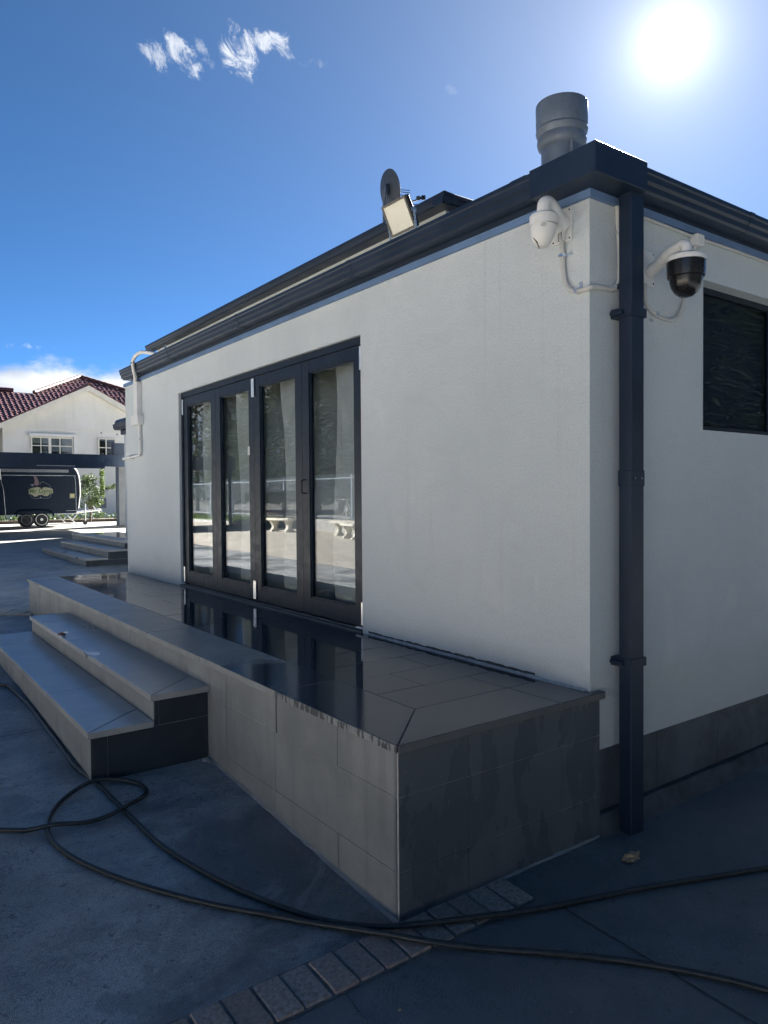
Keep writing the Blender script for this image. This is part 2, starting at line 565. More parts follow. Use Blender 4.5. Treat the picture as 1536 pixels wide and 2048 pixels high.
# ------------------------------------------------------------------ mesh helpers
class MB:
    def __init__(s):
        s.v, s.f, s.mi = [], [], []
        s.cur = 0

    def add(s, verts, faces):
        o = len(s.v)
        s.v += [tuple(v) for v in verts]
        s.f += [tuple(i+o for i in f) for f in faces]
        s.mi += [s.cur]*len(faces)
        return s

    def box(s, x0, x1, y0, y1, z0, z1):
        return s.add([(x0, y0, z0), (x1, y0, z0), (x1, y1, z0), (x0, y1, z0), (x0, y0, z1), (x1, y0, z1), (x1, y1, z1), (x0, y1, z1)],
                     [(0, 3, 2, 1), (4, 5, 6, 7), (0, 1, 5, 4), (1, 2, 6, 5), (2, 3, 7, 6), (3, 0, 4, 7)])

    def obox(s, c, ax, ay, az):
        """oriented box: centre and three half-axis vectors"""
        c, ax, ay, az = map(Vector, (c, ax, ay, az))
        vs = [c+i*ax+j*ay+k*az for k in (-1, 1) for j in (-1, 1) for i in (-1, 1)]
        return s.add(vs, [(0, 2, 3, 1), (4, 5, 7, 6), (0, 1, 5, 4), (1, 3, 7, 5), (3, 2, 6, 7), (2, 0, 4, 6)])

    def prism(s, pts, z0, z1):
        n = len(pts)
        area = sum(pts[i][0]*pts[(i+1) % n][1]-pts[(i+1) % n][0]*pts[i][1] for i in range(n))
        if area < 0:
            pts = pts[::-1]
        vs = [(x, y, z0) for x, y in pts]+[(x, y, z1) for x, y in pts]
        fs = [tuple(range(n-1, -1, -1)), tuple(range(n, 2*n))]
        fs += [(i, (i+1) % n, n+(i+1) % n, n+i) for i in range(n)]
        return s.add(vs, fs)

    def extrude(s, prof, axis, a, b):
        """profile [(h,z)] pushed along axis 'x' or 'y'"""
        n = len(prof)
        if axis == 'y':
            vs = [(h, a, z) for h, z in prof]+[(h, b, z) for h, z in prof]
        else:
            vs = [(a, h, z) for h, z in prof]+[(b, h, z) for h, z in prof]
        return s.add(vs, [tuple(range(n)), tuple(range(2*n-1, n-1, -1))]+[(i, n+i, n+(i+1) % n, (i+1) % n) for i in range(n)])

    def tube(s, path, r, seg=8, cap=True):
        P = [Vector(p) for p in path]
        rs = r if hasattr(r, '__len__') else [r]*len(P)
        rings = []
        up0 = Vector((0, 0, 1))
        for i, p in enumerate(P):
            d = (P[min(i+1, len(P)-1)]-P[max(i-1, 0)]).normalized()
            a = d.cross(up0)
            if a.length < .15:
                a = d.cross(Vector((0, 1, 0)) if not rings else prev)
                if a.length < .05:
                    a = d.cross(Vector((1, 0, 0)))
            a.normalize()
            if rings and a.dot(pa) < 0:
                a = -a
            b = d.cross(a).normalized()
            pa, prev = a, b
            rings.append([p+rs[i]*(math.cos(2*math.pi*k/seg)*a+math.sin(2*math.pi*k/seg)*b) for k in range(seg)])
        vs = [q for rg in rings for q in rg]
        fs = []
        for i in range(len(P)-1):
            for k in range(seg):
                fs.append((i*seg+k, i*seg+(k+1) % seg, (i+1)*seg+(k+1) % seg, (i+1)*seg+k))
        if cap:
            fs += [tuple(range(seg-1, -1, -1)), tuple(range((len(P)-1)*seg, len(P)*seg))]
        return s.add(vs, fs)

    def lathe(s, c, axis, prof, seg=20, caps=True):
        """prof [(t along axis, radius)]"""
        c, ax = Vector(c), Vector(axis).normalized()
        a = ax.orthogonal().normalized()
        b = ax.cross(a)
        vs, fs = [], []
        for tt, r in prof:
            vs += [c+ax*tt+r*(math.cos(2*math.pi*k/seg)*a+math.sin(2*math.pi*k/seg)*b) for k in range(seg)]
        n = len(prof)
        for i in range(n-1):
            for k in range(seg):
                fs.append((i*seg+k, i*seg+(k+1) % seg, (i+1)*seg+(k+1) % seg, (i+1)*seg+k))
        if caps:
            fs += [tuple(range(seg-1, -1, -1)), tuple(range((n-1)*seg, n*seg))]
        return s.add(vs, fs)

    def build(s, name, mats, parent=None, smooth=None, bevel=0.0):
        me = bpy.data.meshes.new(name)
        me.from_pydata(s.v, [], s.f)
        for m in ([mats] if isinstance(mats, str) else mats):
            me.materials.append(MATS[m])
        for p, i in zip(me.polygons, s.mi):
            p.material_index = i
        if bevel or smooth is None:
            bm = bmesh.new()
            bm.from_mesh(me)
            bmesh.ops.recalc_face_normals(bm, faces=bm.faces)
            if bevel:
                bmesh.ops.bevel(bm, geom=bm.edges[:], offset=bevel, segments=1, affect='EDGES')
            bm.to_mesh(me)
            bm.free()
        if smooth is not None:
            bm = bmesh.new()
            bm.from_mesh(me)
            bmesh.ops.recalc_face_normals(bm, faces=bm.faces)
            bm.to_mesh(me)
            bm.free()
            for p in me.polygons:
                p.use_smooth = True
            me.set_sharp_from_angle(angle=R(smooth))
        me.update()
        o = bpy.data.objects.new(name, me)
        C.objects.link(o)
        if parent:
            o.parent = parent
        return o


def tag(o, label=None, cat=None, group=None, kind=None):
    for k, v in (('label', label), ('category', cat), ('group', group), ('kind', kind)):
        if v:
            o[k] = v
    return o


def thing(name, label, cat, loc=(0, 0, 0), group=None):
    """Empty at the thing's base; parts are given in world coordinates, so the parent inverse is set"""
    o = bpy.data.objects.new(name, None)
    o.empty_display_size = .2
    o.location = loc
    C.objects.link(o)
    tag(o, label, cat, group)
    return o


def adopt(root):
    """keep parts, built in world coordinates, in place under a moved root"""
    inv = Matrix.Translation(root.location).inverted()
    for c in root.children:
        c.matrix_parent_inverse = inv


def g(y):
    """height of the drive, rising gently away from the camera"""
    if y < -3:
        return -.86
    if y < 0:
        return -.725+.045*y
    if y < 2:
        return -.725+.0655*y
    if y < 7.4:
        return -.594+.0346*(y-2)
    if y < 29:
        return -.407+.011*(y-7.4)
    return -.1694


def smooth_path(pts, n=6):
    P = [Vector(p) for p in pts]
    out = []
    for i in range(len(P)-1):
        p0, p1, p2, p3 = P[max(i-1, 0)], P[i], P[i+1], P[min(i+2, len(P)-1)]
        for k in range(n):
            t = k/n
            out.append(.5*((2*p1)+(-p0+p2)*t+(2*p0-5*p1+4*p2-p3)*t*t+(-p0+3*p1-3*p2+p3)*t**3))
    out.append(P[-1])
    return out


# ================================================================== THE SETTING
def build_ground():
    ys = [-400, -60, -12, -3, 0, 2, 7.4, 29, 60, 140, 400]
    xs = [-400, -60, -20, -4.4, 0, 5, 20, 60, 400]
    vs = [(x, y, g(y)) for y in ys for x in xs]
    n = len(xs)
    fs = [(j*n+i, j*n+i+1, (j+1)*n+i+1, (j+1)*n+i) for j in range(len(ys)-1) for i in range(n-1)]
    gr = MB().add(vs, fs).build('ground', 'swirled_concrete')
    tag(gr, kind='structure')
    # saw-cut joints and a hairline crack in the concrete
    for a, b in (((-6, 2.945), (-1.93, 2.945)), ((-.587, -.30), (-.52, -2.6))):
        d = (Vector(b)-Vector(a)).normalized()*.004
        nx, ny = -d.y, d.x
        m = MB()
        k = 24
        for i in range(k):
            p = Vector(a).lerp(Vector(b), i/k)
            q = Vector(a).lerp(Vector(b), (i+1)/k)
            m.add([(p.x-nx, p.y-ny, g(p.y)+.003), (q.x-nx, q.y-ny, g(q.y)+.003), (q.x+nx, q.y+ny, g(q.y)+.003), (p.x+nx, p.y+ny, g(p.y)+.003)], [(0, 1, 2, 3)])
        m.build('saw_cut_joint', 'grout_dark', gr)
    cr = [(-1.602, -.226), (-1.603, -.26), (-1.607, -.285), (-1.611, -.31), (-1.617, -.34), (-1.615, -.372), (-1.63, -.41)]
    MB().tube([(x, y, g(y)+.0005) for x, y in cr], .0022, 4).build('crack', 'concrete_kerb', gr)
    return gr


ground = build_ground()


def build_brick_strip():
    st = MB().add([(-5, -.222, g(-.222)+.004), (-.63, -.222, g(-.222)+.004), (-.63, -.012, g(-.012)+.004), (-5, -.012, g(-.012)+.004)], [(0, 1, 2, 3)]).build('brick_border', 'brick_joint')
    tag(st, kind='structure')
    me = None
    x = -.645
    i = 0
    while x > -4.6:
        w = .101
        y0, y1 = -.212, -.024
        if me is None:
            b = MB().prism([(-w/2, -.094), (w/2, -.094), (w/2, .094), (-w/2, .094)], -.03, .0).build('brick', 'clay_paver', st, bevel=.004)
            me = b.data
        else:
            b = bpy.data.objects.new('brick', me)
            C.objects.link(b)
            b.parent = st
        b.location = (x-w/2+random.uniform(-.002, .002), -.118+random.uniform(-.003, .003), g(-.118)+.013+random.uniform(-.002, .002))
        b.rotation_euler = (R(2.5)+random.uniform(-.01, .01), random.uniform(-.012, .012), random.uniform(-.02, .02))
        x -= .1115
        i += 1
    # second border crossing the drive beyond the far end of the platform
    st2 = MB()
    arc = []
    for k in range(22):
        s = k*.115
        px, py = -1.13-s*.80, 7.30+.62*s-.10*s*s
        arc.append((px, py))
    vs, fs = [], []
    for i, (px, py) in enumerate(arc):
        a = arc[max(0, i-1)]
        b = arc[min(len(arc)-1, i+1)]
        d = Vector((b[0]-a[0], b[1]-a[1])).normalized()
        nx, ny = -d.y*.18, d.x*.18
        vs += [(px-nx, py-ny, g(py)+.006), (px+nx, py+ny, g(py)+.006)]
    fs = [(2*i, 2*i+1, 2*i+3, 2*i+2) for i in range(len(arc)-1)]
    s2 = st2.add(vs, fs).build('brick_border', 'brick_joint')
    tag(s2, kind='structure')
    for i in range(len(arc)-1):
        a, b = Vector(arc[i]), Vector(arc[i+1])
        d = (b-a).normalized()
        if i == 0:
            bo = MB().box(-.052, .052, -.165, .165, -.05, .0).build('brick', 'dry_paver', s2, bevel=.004)
            me2 = bo.data
        else:
            bo = bpy.data.objects.new('brick', me2)
            C.objects.link(bo)
            bo.parent = s2
        c = (a+b)/2
        bo.location = (c.x, c.y, g(c.y)+.022+random.uniform(-.003, .003))
        bo.rotation_euler = (R(-2.0), 0, math.atan2(d.y, d.x)+random.uniform(-.04, .04))


build_brick_strip()

# ================================================================== MAIN BUILDING
WALL_TOP = 2.436
Y1, Y2, YE = 1.995, 5.569, 7.485
XE = 8.0
DOOR_H = 2.129

house = thing('rendered_building', 'single-storey rendered building with dark gutters, folding glass doors and flue', 'building')
w = MB()
w.box(0, .2, .0, Y1, -.306, 2.46)
w.box(0, .2, Y2, YE, -.306, 2.46)
w.box(0, .2, Y1, Y2, DOOR_H, 2.46)
w.box(0, .2, Y1, Y2, -.306, -.012)
w.build('front_wall', 'render_wall', house)
WX0, WX1, WZ0, WZ1 = 1.012, 2.9, 1.346, 2.205
w = MB()
w.box(.2, WX0, 0, .2, -.306, 2.46)
w.box(WX1, XE, 0, .2, -.306, 2.46)
w.box(WX0, WX1, 0, .2, -.306, WZ0)
w.box(WX0, WX1, 0, .2, WZ1, 2.46)
w.build('side_wall', 'render_wall', house)
MB().box(.2, XE, YE-.2, YE, -.306, 2.46).box(XE-.2, XE, .2, YE-.2, -.306, 2.46).build('unseen_rear_wall', 'render_wall', house)
MB().box(.2, XE-.2, .2, YE-.2, -.3, -.02).build('floor_slab', 'dark_interior', house)
MB().box(.21, XE-.21, .21, YE-.21, 2.38, 2.43).build('ceiling', 'ceiling_board', house)
MB().box(1.6, 1.7, .2, YE-.2, -.02, 2.38).build('inner_partition', 'dark_interior', house)

# plinth of stone tiles along the side wall, standing on a rough footing
for i, (a, b) in enumerate([(.03, .181), (.184, .581), (.584, 1.199), (1.202, 1.81), (1.813, 2.42), (2.423, 3.03), (3.033, 3.64)]):
    MB().box(a, b, .012, .03, -.625, -.309).build('plinth_tile', 'plinth_stone', house)
MB().box(.03, XE, .03, .12, -.63, -.306).build('plinth_core', 'grout_dark', house)
ft = MB()
k = 26
random.seed(3)
prof = []
for i in range(k+1):
    x = .035+i*.16
    prof.append((x, -.006+random.uniform(-.006, .006), -.628+random.uniform(-.006, .006), -.085+random.uniform(-.01, .012)))
vs = []
for x, y, z, yb in prof:
    vs += [(x, .12, z), (x, y, z-.01), (x, yb, -.80)]
ft.add(vs, [(3*i+j, 3*i+3+j, 3*i+4+j, 3*i+1+j) for i in range(k) for j in range(2)]+[(0, 1, 2)])
ft.build('footing', 'concrete_kerb', house)

# trims, gutters, corner rainwater head
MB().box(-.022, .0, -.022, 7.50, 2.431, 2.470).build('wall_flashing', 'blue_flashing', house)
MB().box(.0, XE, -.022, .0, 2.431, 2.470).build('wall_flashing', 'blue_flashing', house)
MB().box(-.034, .0, -.034, 7.10, 2.471, 2.52).box(.0, XE, -.034, 0, 2.471, 2.52).build('fascia', 'dark_steel', house)
GP = [(-.034, 2.497), (-.118, 2.493), (-.128, 2.505), (-.131, 2.532), (-.143, 2.545), (-.146, 2.572), (-.152, 2.580), (-.152, 2.601), (-.146, 2.604), (-.138, 2.598), (-.034, 2.588)]
MB().extrude(GP, 'y', .249, 7.23).build('gutter', 'dark_steel', house)
def seam(prof, axis, at, parent, grow=.0022):
    cx_ = sum(p[0] for p in prof)/len(prof)
    cz_ = sum(p[1] for p in prof)/len(prof)
    pr_ = [(h+(grow if h > cx_ else -grow), z+(grow if z > cz_ else -grow)) for h, z in prof]
    MB().extrude(pr_, axis, at, at+.045).build('gutter_joint', 'dark_steel', parent)


for yy in (1.9, 3.72, 5.5):
    seam(GP, 'y', yy, house)
GS = [(h, z-.012) for h, z in GP]
for xx in (1.25, 2.6):
    seam(GS, 'x', xx, house)
MB().extrude(GS, 'x', .246, XE).build('gutter', 'dark_steel', house)
MB().prism([(-.158, -.158), (.246, -.158), (.246, -.02), (-.02, -.02), (-.02, .249), (-.158, .249)], 2.468, 2.611).build('rainwater_head', 'dark_steel', house, bevel=.003)
MB().box(-.13, -.06, .30, .42, 2.60, 2.622).build('gutter_joiner', 'dark_steel', house, bevel=.008)
MB().box(-.028, XE, -.028, YE, 2.521, 2.575).build('lower_roof', 'dark_steel', house)

# downpipe with its two brackets
dp = MB().box(.173, .280, -.116, -.040, -.80, 2.475).build('downpipe', 'dark_steel', house, bevel=.006)
for z in (1.885, .135):
    MB().box(.163, .290, -.122, -.002, z-.022, z+.022).build('bracket', 'dark_steel', dp)
    MB().lathe((.155, -.03, z), (0, -1, 0), [(-.02, .013), (.05, .013)], 10).build('bracket_stud', 'dark_steel', dp, smooth=40)

MB().box(.1705, .2825, -.1185, -.0375, 1.02, 1.10).build('pipe_sleeve', 'dark_steel', dp, bevel=.004)
for xx in (.20, .255):
    MB().lathe((xx, -.1185, 1.06), (0, -1, 0), [(0, .005), (.003, .004)], 8).build('rivet', 'aluminium', dp)
# raised roof behind
UX, UY = .30, 1.43
w = MB()
w.box(UX+.12, XE-.2, UY+.12, 7.45, 2.576, 3.0)
w.build('upper_wall', 'render_wall', house)
UP = [(.119, 2.955), (.02, 2.952), (.012, 2.960), (.006, 2.985), (-.002, 2.994), (-.004, 3.018), (.006, 3.025), (.119, 3.018)]
MB().extrude([(h+UX, z) for h, z in UP], 'y', UY, 7.575).build('upper_gutter', 'dark_steel', house)
MB().extrude([(h+UY, z-.002) for h, z in UP], 'x', UX+.0, XE).build('upper_gutter', 'dark_steel', house)
rz = 3.021
A, B, Cc, Dd = (UX+.05, UY+.05, rz), (XE, UY+.05, rz), (XE, 7.56, rz), (UX+.05, 7.56, rz)
rm = (UY+7.56)/2
MB().add([A, B, Cc, Dd, (UX+3.1, rm, rz+.75), (XE-1, rm, rz+.75)], [(0, 1, 5, 4), (2, 3, 4, 5), (3, 0, 4), (1, 2, 5), (3, 2, 1, 0)]).build('upper_roof', 'dark_steel', house)
MB().box(-.09, -.075, 5.72, 5.735, 2.60, 2.675).build('gutter_strap', 'aluminium', house)

# flue with cowl
fl = MB().lathe((1.0, 1.015, 2.57), (0, 0, 1), [(0, .137), (.80, .137)], 28).build('flue_pipe', 'galvanised', house, smooth=40)
MB().lathe((1.0, 1.015, 0), (0, 0, 1), [(3.315, .137), (3.335, .158), (3.365, .166), (3.40, .160), (3.415, .168), (3.44, .174), (3.455, .168), (3.47, .172), (3.61, .174), (3.618, .170)], 32).build('flue_cowl', 'galvanised', fl, smooth=35)
MB().box(.925, .932, .86, .885, 2.6, 3.32).build('flue_seam', 'galvanised', fl)

# window in the side wall
wn = MB().box(WX0, WX1, .085, .11, WZ0, WZ0+.035).box(WX0, WX1, .085, .11, WZ1-.035, WZ1).box(WX0, WX0+.035, .085, .11, WZ0+.035, WZ1-.035).box(WX1-.035, WX1, .085, .11, WZ0+.035, WZ1-.035).box(1.93, 1.97, .085, .11, WZ0+.035, WZ1-.035).build('window', 'door_paint', house)
MB().box(WX0+.035, 1.93, .094, .100, WZ0+.035, WZ1-.035).build('pane', 'tinted_glass', wn)
MB().box(1.97, WX1-.035, .094, .100, WZ0+.035, WZ1-.035).build('pane', 'tinted_glass', wn)
MB().box(WX0-.05, WX1+.05, .13, .14, WZ0-.05, WZ1+.05).build('added_backing', 'pane_backing', wn)  # sheet added behind the panes to give them an even blue-grey tone

# folding glass doors
JB = .04
fr = MB()
fr.box(.028, .12, Y1, Y1+JB, 0, DOOR_H)
fr.box(.028, .12, Y2-JB, Y2, 0, DOOR_H)
fr.box(.028, .12, Y1+JB, Y2-JB, DOOR_H-.055, DOOR_H)
fr.build('door_frame', 'door_paint', house)
sl = MB()
sl.extrude([(-.012, -.01), (-.012, .012), (.004, .016), (.006, .006), (.020, .006), (.022, .020), (.036, .022), (.038, .010), (.115, .010), (.115, -.01)], 'y', Y1+.002, Y2-.002)
sl.build('door_track', 'track_metal', house)
MB().box(-.004, .024, Y1+.01, Y1+.09, .022, .034).build('track_stop', 'white_plastic', house, bevel=.003)
MB().box(.0, .024, Y2-.09, Y2-.01, .022, .032).build('track_stop', 'white_plastic', house, bevel=.003)
PW = (Y2-Y1-2*JB)/4
SW = .110
for kpan in range(4):
    a = Y1+JB+kpan*PW+.002
    b = a+PW-.004
    z0, z1 = .030, DOOR_H-.058
    gz0, gz1 = .160, 1.978
    m = MB()
    xo, xi = .040, .085
    m.box(xo, xi, a, a+SW, z0, z1)
    m.box(xo, xi, b-SW, b, z0, z1)
    m.box(xo+.001, xi, a+SW, b-SW, z0, gz0)
    m.box(xo+.001, xi, a+SW, b-SW, gz1, z1)
    pn = m.build('door_panel', 'door_paint', house)
    # glazing beads stand back from the stiles
    bd = MB()
    bd.box(.050, .062, a+SW, a+SW+.014, gz0, gz1)
    bd.box(.050, .062, b-SW-.014, b-SW, gz0, gz1)
    bd.box(.050, .062, a+SW+.014, b-SW-.014, gz0, gz0+.014)
    bd.box(.050, .062, a+SW+.014, b-SW-.014, gz1-.014, gz1)
    bd.build('glazing_bead', 'door_paint', pn)
    MB().box(.066, .072, a+SW+.001, b-SW-.001, gz0+.001, gz1-.001).build('glass_pane', 'door_glass', pn)
    hy = {0: [a+.004], 1: [b-.012], 2: [a+.012], 3: [b-.004]}[kpan]
    for yy in hy:
        for zz in (.045, DOOR_H-.075-.165):
            MB().lathe((.030, yy, zz), (0, 0, 1), [(0, .0105), (.165, .0105)], 10).build('hinge', 'chrome', pn, smooth=50)
    if kpan == 0:
        MB().tube(smooth_path([(.040, b-.045, 1.115), (.010, b-.045, 1.112), (.004, b-.045, 1.10), (.004, b-.045, 1.02), (.010, b-.045, 1.008), (.040, b-.045, 1.005)], 3), .006, 6).build('handle', 'door_paint', pn, smooth=50)
    if kpan == 2:
        MB().box(.034, .0395, a+SW-.020, a+SW+.016, 1.365, 1.445).build('reed_switch', 'white_plastic', pn, bevel=.003)

# blinds hanging just inside each leaf
names = ['grey blind behind the glass door nearest the blank wall', 'grey blind behind the second glass door from the blank wall',
         'grey blind behind the second glass door from the white conduit', 'grey blind behind the glass door nearest the white conduit']
for kpan in range(4):
    a = Y1+JB+kpan*PW+.002
    b = a+PW-.004
    vs, fs = [], []
    n = 48
    rows = 8

    def sst(e0, e1, v):
        q = min(1, max(0, (v-e0)/(e1-e0)))
        return q*q*(3-2*q)
    for j in range(rows+1):
        z = .05+(2.02-.05)*j/rows
        sh_ = .05*math.sin(j*.7+kpan*1.3)-.07*(1-j/rows)*(kpan % 2)
        for i in range(n+1):
            u = i/n
            y = a+(b-a)*u
            x = .135+.006*math.sin(u*11+kpan+j*.25)
            # a deep pleat hangs back from the glass beside each stile
            x += .30*sst(.60+sh_, .80+sh_*.5, u)*(1-sst(.90, 1.0, u))
            vs.append((x, y, z))
    for j in range(rows):
        for i in range(n):
            fs.append((j*(n+1)+i, j*(n+1)+i+1, (j+1)*(n+1)+i+1, (j+1)*(n+1)+i))
    bl = MB().add(vs, fs).build('blind', 'blind_fabric', smooth=60)
    so_ = bl.modifiers.new('thickness', 'SOLIDIFY')
    so_.thickness = .002
    tag(bl, names[kpan], 'blind', 'blinds inside the folding doors')
adopt(house)

# ================================================================== PLATFORM AND STEPS
DX = -1.216


def tiles_face_front(root, y_edges, x, zs, name='face_tile', thick=.012):
    for z0, z1 in zs:
        for a, b in zip(y_edges[:-1], y_edges[1:]):
            d = random.uniform(-.0012, .0012)
            MB().box(x+d, x+thick*.2, a+.0015, b-.0015, z0+.0015, z1-.0015).build(name, 'bluestone_face', root)


plat = thing('entry_platform', 'raised wet bluestone-tiled platform running along the front wall below the glass doors', 'platform', (-.6, 3.7, -.6))
PY0, PY1 = -.024, 7.40
MB().box(DX+.003, -.001, PY0+.003, PY1, -.95, -.037).box(.0, .042, PY0+.003, -.002, -.95, -.04).build('core', 'grout', plat)
ye = [PY0+.0125, .426]
while ye[-1] < PY1-.6:
    ye.append(ye[-1]+.598)
ye.append(PY1)
tiles_face_front(plat, ye, DX, [(-.22, -.037), (-.525, -.22), (-.83, -.525)])
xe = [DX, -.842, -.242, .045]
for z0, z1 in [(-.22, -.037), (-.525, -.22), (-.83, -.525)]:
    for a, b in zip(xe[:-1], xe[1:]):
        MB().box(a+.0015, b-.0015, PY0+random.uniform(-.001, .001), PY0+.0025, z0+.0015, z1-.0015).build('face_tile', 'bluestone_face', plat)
# coping: front run of metre stones, mitred at the near corner, and the returns
CX0, CX1, CY0, CY1 = -1.234, -.872, -.042, .306
cz0, cz1 = -.036, 0.0
cuts = [.975]
while cuts[-1] < 7.0:
    cuts.append(cuts[-1]+1.004)
cuts[-1] = 7.115
e = .0016
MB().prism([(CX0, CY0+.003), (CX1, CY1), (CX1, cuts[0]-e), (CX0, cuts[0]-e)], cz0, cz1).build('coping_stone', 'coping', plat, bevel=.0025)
for a, b in zip(cuts[:-1], cuts[1:]):
    MB().prism([(CX0, a+e), (CX1, a+e), (CX1, b-e), (CX0, b-e)], cz0, cz1+random.uniform(-.001, .001)).build('coping_stone', 'coping', plat, bevel=.0025)
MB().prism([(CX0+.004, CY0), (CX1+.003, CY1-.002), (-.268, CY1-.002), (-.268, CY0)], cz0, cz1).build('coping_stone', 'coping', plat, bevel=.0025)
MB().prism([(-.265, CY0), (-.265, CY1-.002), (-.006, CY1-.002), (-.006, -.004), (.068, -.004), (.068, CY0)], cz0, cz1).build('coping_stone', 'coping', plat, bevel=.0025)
MB().prism([(CX0, 7.118), (CX0, 7.43), (-.62, 7.43), (-.62, 7.118)], cz0, cz1+.001).build('coping_stone', 'coping', plat, bevel=.0025)
MB().prism([(-.617, 7.118), (-.617, 7.43), (-.006, 7.43), (-.006, 7.118)], cz0, cz1+.001).build('coping_stone', 'coping', plat, bevel=.0025)
# floor tiles 600 x 300, staggered
y = CY1+.001
row = 0
tile_cache = {}
while y < 7.10:
    y1 = min(y+.3025, 7.115)
    js = [CX1+.003, -.566, -.007] if row % 2 else [CX1+.003, -.27, -.007]
    if row % 4 == 3:
        js = [CX1+.003, -.563, -.007]
    for a, b in zip(js[:-1], js[1:]):
        key = (round(b-a, 3), round(y1-y, 3))
        if key not in tile_cache:
            o = MB().box(-(b-a)/2+.0015, (b-a)/2-.0015, -(y1-y)/2+.0015, (y1-y)/2-.0015, -.02, 0).build('floor_tile', 'wet_bluestone', plat, bevel=.0012)
            tile_cache[key] = o.data
        else:
            o = bpy.data.objects.new('floor_tile', tile_cache[key])
            C.objects.link(o)
            o.parent = plat
        o.location = ((a+b)/2, (y+y1)/2, -.001+random.uniform(-.0008, .0008))
        o.rotation_euler = (random.uniform(-.0012, .0012), random.uniform(-.0012, .0012), 0)
    y = y1
    row += 1
MB().box(CX1-.002, -.004, CY1-.002, 7.117, -.0365, -.008).build('tile_bed', 'grout_dark', plat)
MB().box(DX-.0016, DX+.004, 1.000, 1.011, -.222, -.038).build('open_joint', 'grout_dark', plat)
ef = MB()
rnd = random.Random(12)
vs = []
yy_ = [PY0+i*.06 for i in range(33)]
for v in yy_:
    vs += [(DX-.001, v, g(v)+.008+rnd.uniform(0, .008)), (DX-.012-rnd.uniform(0, .008), v, g(v)+.0015)]
ef.add(vs, [(2*i, 2*i+2, 2*i+3, 2*i+1) for i in range(len(yy_)-1)])
xx_ = [DX+i*.06 for i in range(22)]
vs = []
for v in xx_:
    vs += [(v, PY0-.001, g(PY0)+.006+rnd.uniform(0, .006)), (v, PY0-.010-rnd.uniform(0, .006), g(PY0)+.0015)]
ef.add(vs, [(2*i, 2*i+2, 2*i+3, 2*i+1) for i in range(len(xx_)-1)])
ef.build('base_mortar', 'garden_block', plat)
# grey mortar fillet and dark gap at the foot of the wall
fil = MB()
random.seed(5)
ys = [.02+i*.035 for i in range(int((Y1-.04)/.035))]
vs = []
for yy in ys:
    vs += [(-.001, yy, .010+random.uniform(-.003, .004)), (-.012+random.uniform(-.003, .003), yy, .006), (-.022+random.uniform(-.005, .004), yy, .0006)]
fil.add(vs, [(3*i+j, 3*i+3+j, 3*i+4+j, 3*i+1+j) for i in range(len(ys)-1) for j in range(2)])
fil.build('mortar_fillet', 'grout', plat)
gp = MB()
vs = []
ys = [.36+i*.03 for i in range(int((Y1-.38)/.03))]
for yy in ys:
    vs += [(-.0025, yy, .010), (-.0025, yy, .022+random.uniform(-.004, .006))]
gp.add(vs, [(2*i, 2*i+2, 2*i+3, 2*i+1) for i in range(len(ys)-1)])
gp.build('wall_gap', 'grout_dark', plat)
adopt(plat)


def steps(root, x_face, y0, y1, zt, rise, going, near_mitre, tread, face, ground_fn, cache=None):
    """two treads against a platform face at x_face, running from y0 to y1; zt is the upper tread level"""
    xa = x_face
    for s in range(2):
        z = zt-rise*s
        x1 = xa-going*s-.0005
        x0 = x1-going
        th = .036
        e = .0032
        yb = y0+.02+.0
        zb = ground_fn(y0)-.12
        MB().box(x0+.030, x1, yb+.004, y1-.02, zb, z-th-.0005).build('step_core', 'grout', root)
        # riser tiles
        ya = yb
        cut = [yb+.0]
        off = .20 if s else .42
        while cut[-1] < y1-.02:
            cut.append(min(cut[-1]+(off if len(cut) == 1 else .6), y1-.02))
        for a, b in zip(cut[:-1], cut[1:]):
            MB().box(x0+.018, x0+.030, a+.0015, b-.0015, zb, z-th-.0005).build('riser_tile', face, root)
        # end tiles, facing the drive
        ends = [x0+.018, x0+.11, xa-.002] if s else [x0+.022, x0+.05, x1-.001]
        for a, b in zip(ends[:-1], ends[1:]):
            MB().box(a+.0015, b-.0015, yb, yb+.012, zb if s else zt-rise-th+.0025, z-th-.0005).build('end_tile', 'bluestone_end_face', root)
        # tread stones, the end one mitred
        mw = going*.88
        xin = x1+(.0 if s == 0 else .012)
        MB().prism([(x0, y0), (xin, y0), (xin, y0+mw)], z-th, z).build('tread_stone', tread, root, bevel=.002)
        c = y0+1.02
        cuts_ = [None]
        MB().prism([(x0, y0+e*2.5), (xin, y0+mw+e*2.5), (xin, c-e), (x0, c-e)], z-th, z+.0005).build('tread_stone', tread, root, bevel=.002)
        while c < y1-.01:
            c2 = min(c+1.002, y1)
            MB().prism([(x0, c+e), (xin, c+e), (xin, c2-e), (x0, c2-e)], z-th, z+random.uniform(-.0008, .0008)).build('tread_stone', tread, root, bevel=.002)
            c = c2


def m_endface(t):  # darker stone tone for the end tiles
    P = t.pos()
    n1 = t.noise(P, 4, 5, .6)
    c = t.mix(t.ramp(n1, .3, .7), (.022, .030, .040), (.032, .042, .054))
    dry = t.ramp(t.noise(t.scaled(P, 3, 3, 1), 2.6, 4, .55, .4), .60, .66)
    c = t.mix(t.m('MULTIPLY', dry, .25), c, (.07, .072, .075))
    return pbsdf(t, c, .38, 0, t.noise(P, 110, 5, .65), .14, .003, .5)


mat('bluestone_end_face', m_endface)
stp = thing('entrance_steps', 'two bluestone steps with mitred ends leading up to the platform by the doors', 'steps', (-1.6, 3.6, -.55))
steps(stp, DX-.001, 1.868, 5.43, -.161, .151, .352, True, 'bluestone_tread', 'bluestone_face', g)
adopt(stp)

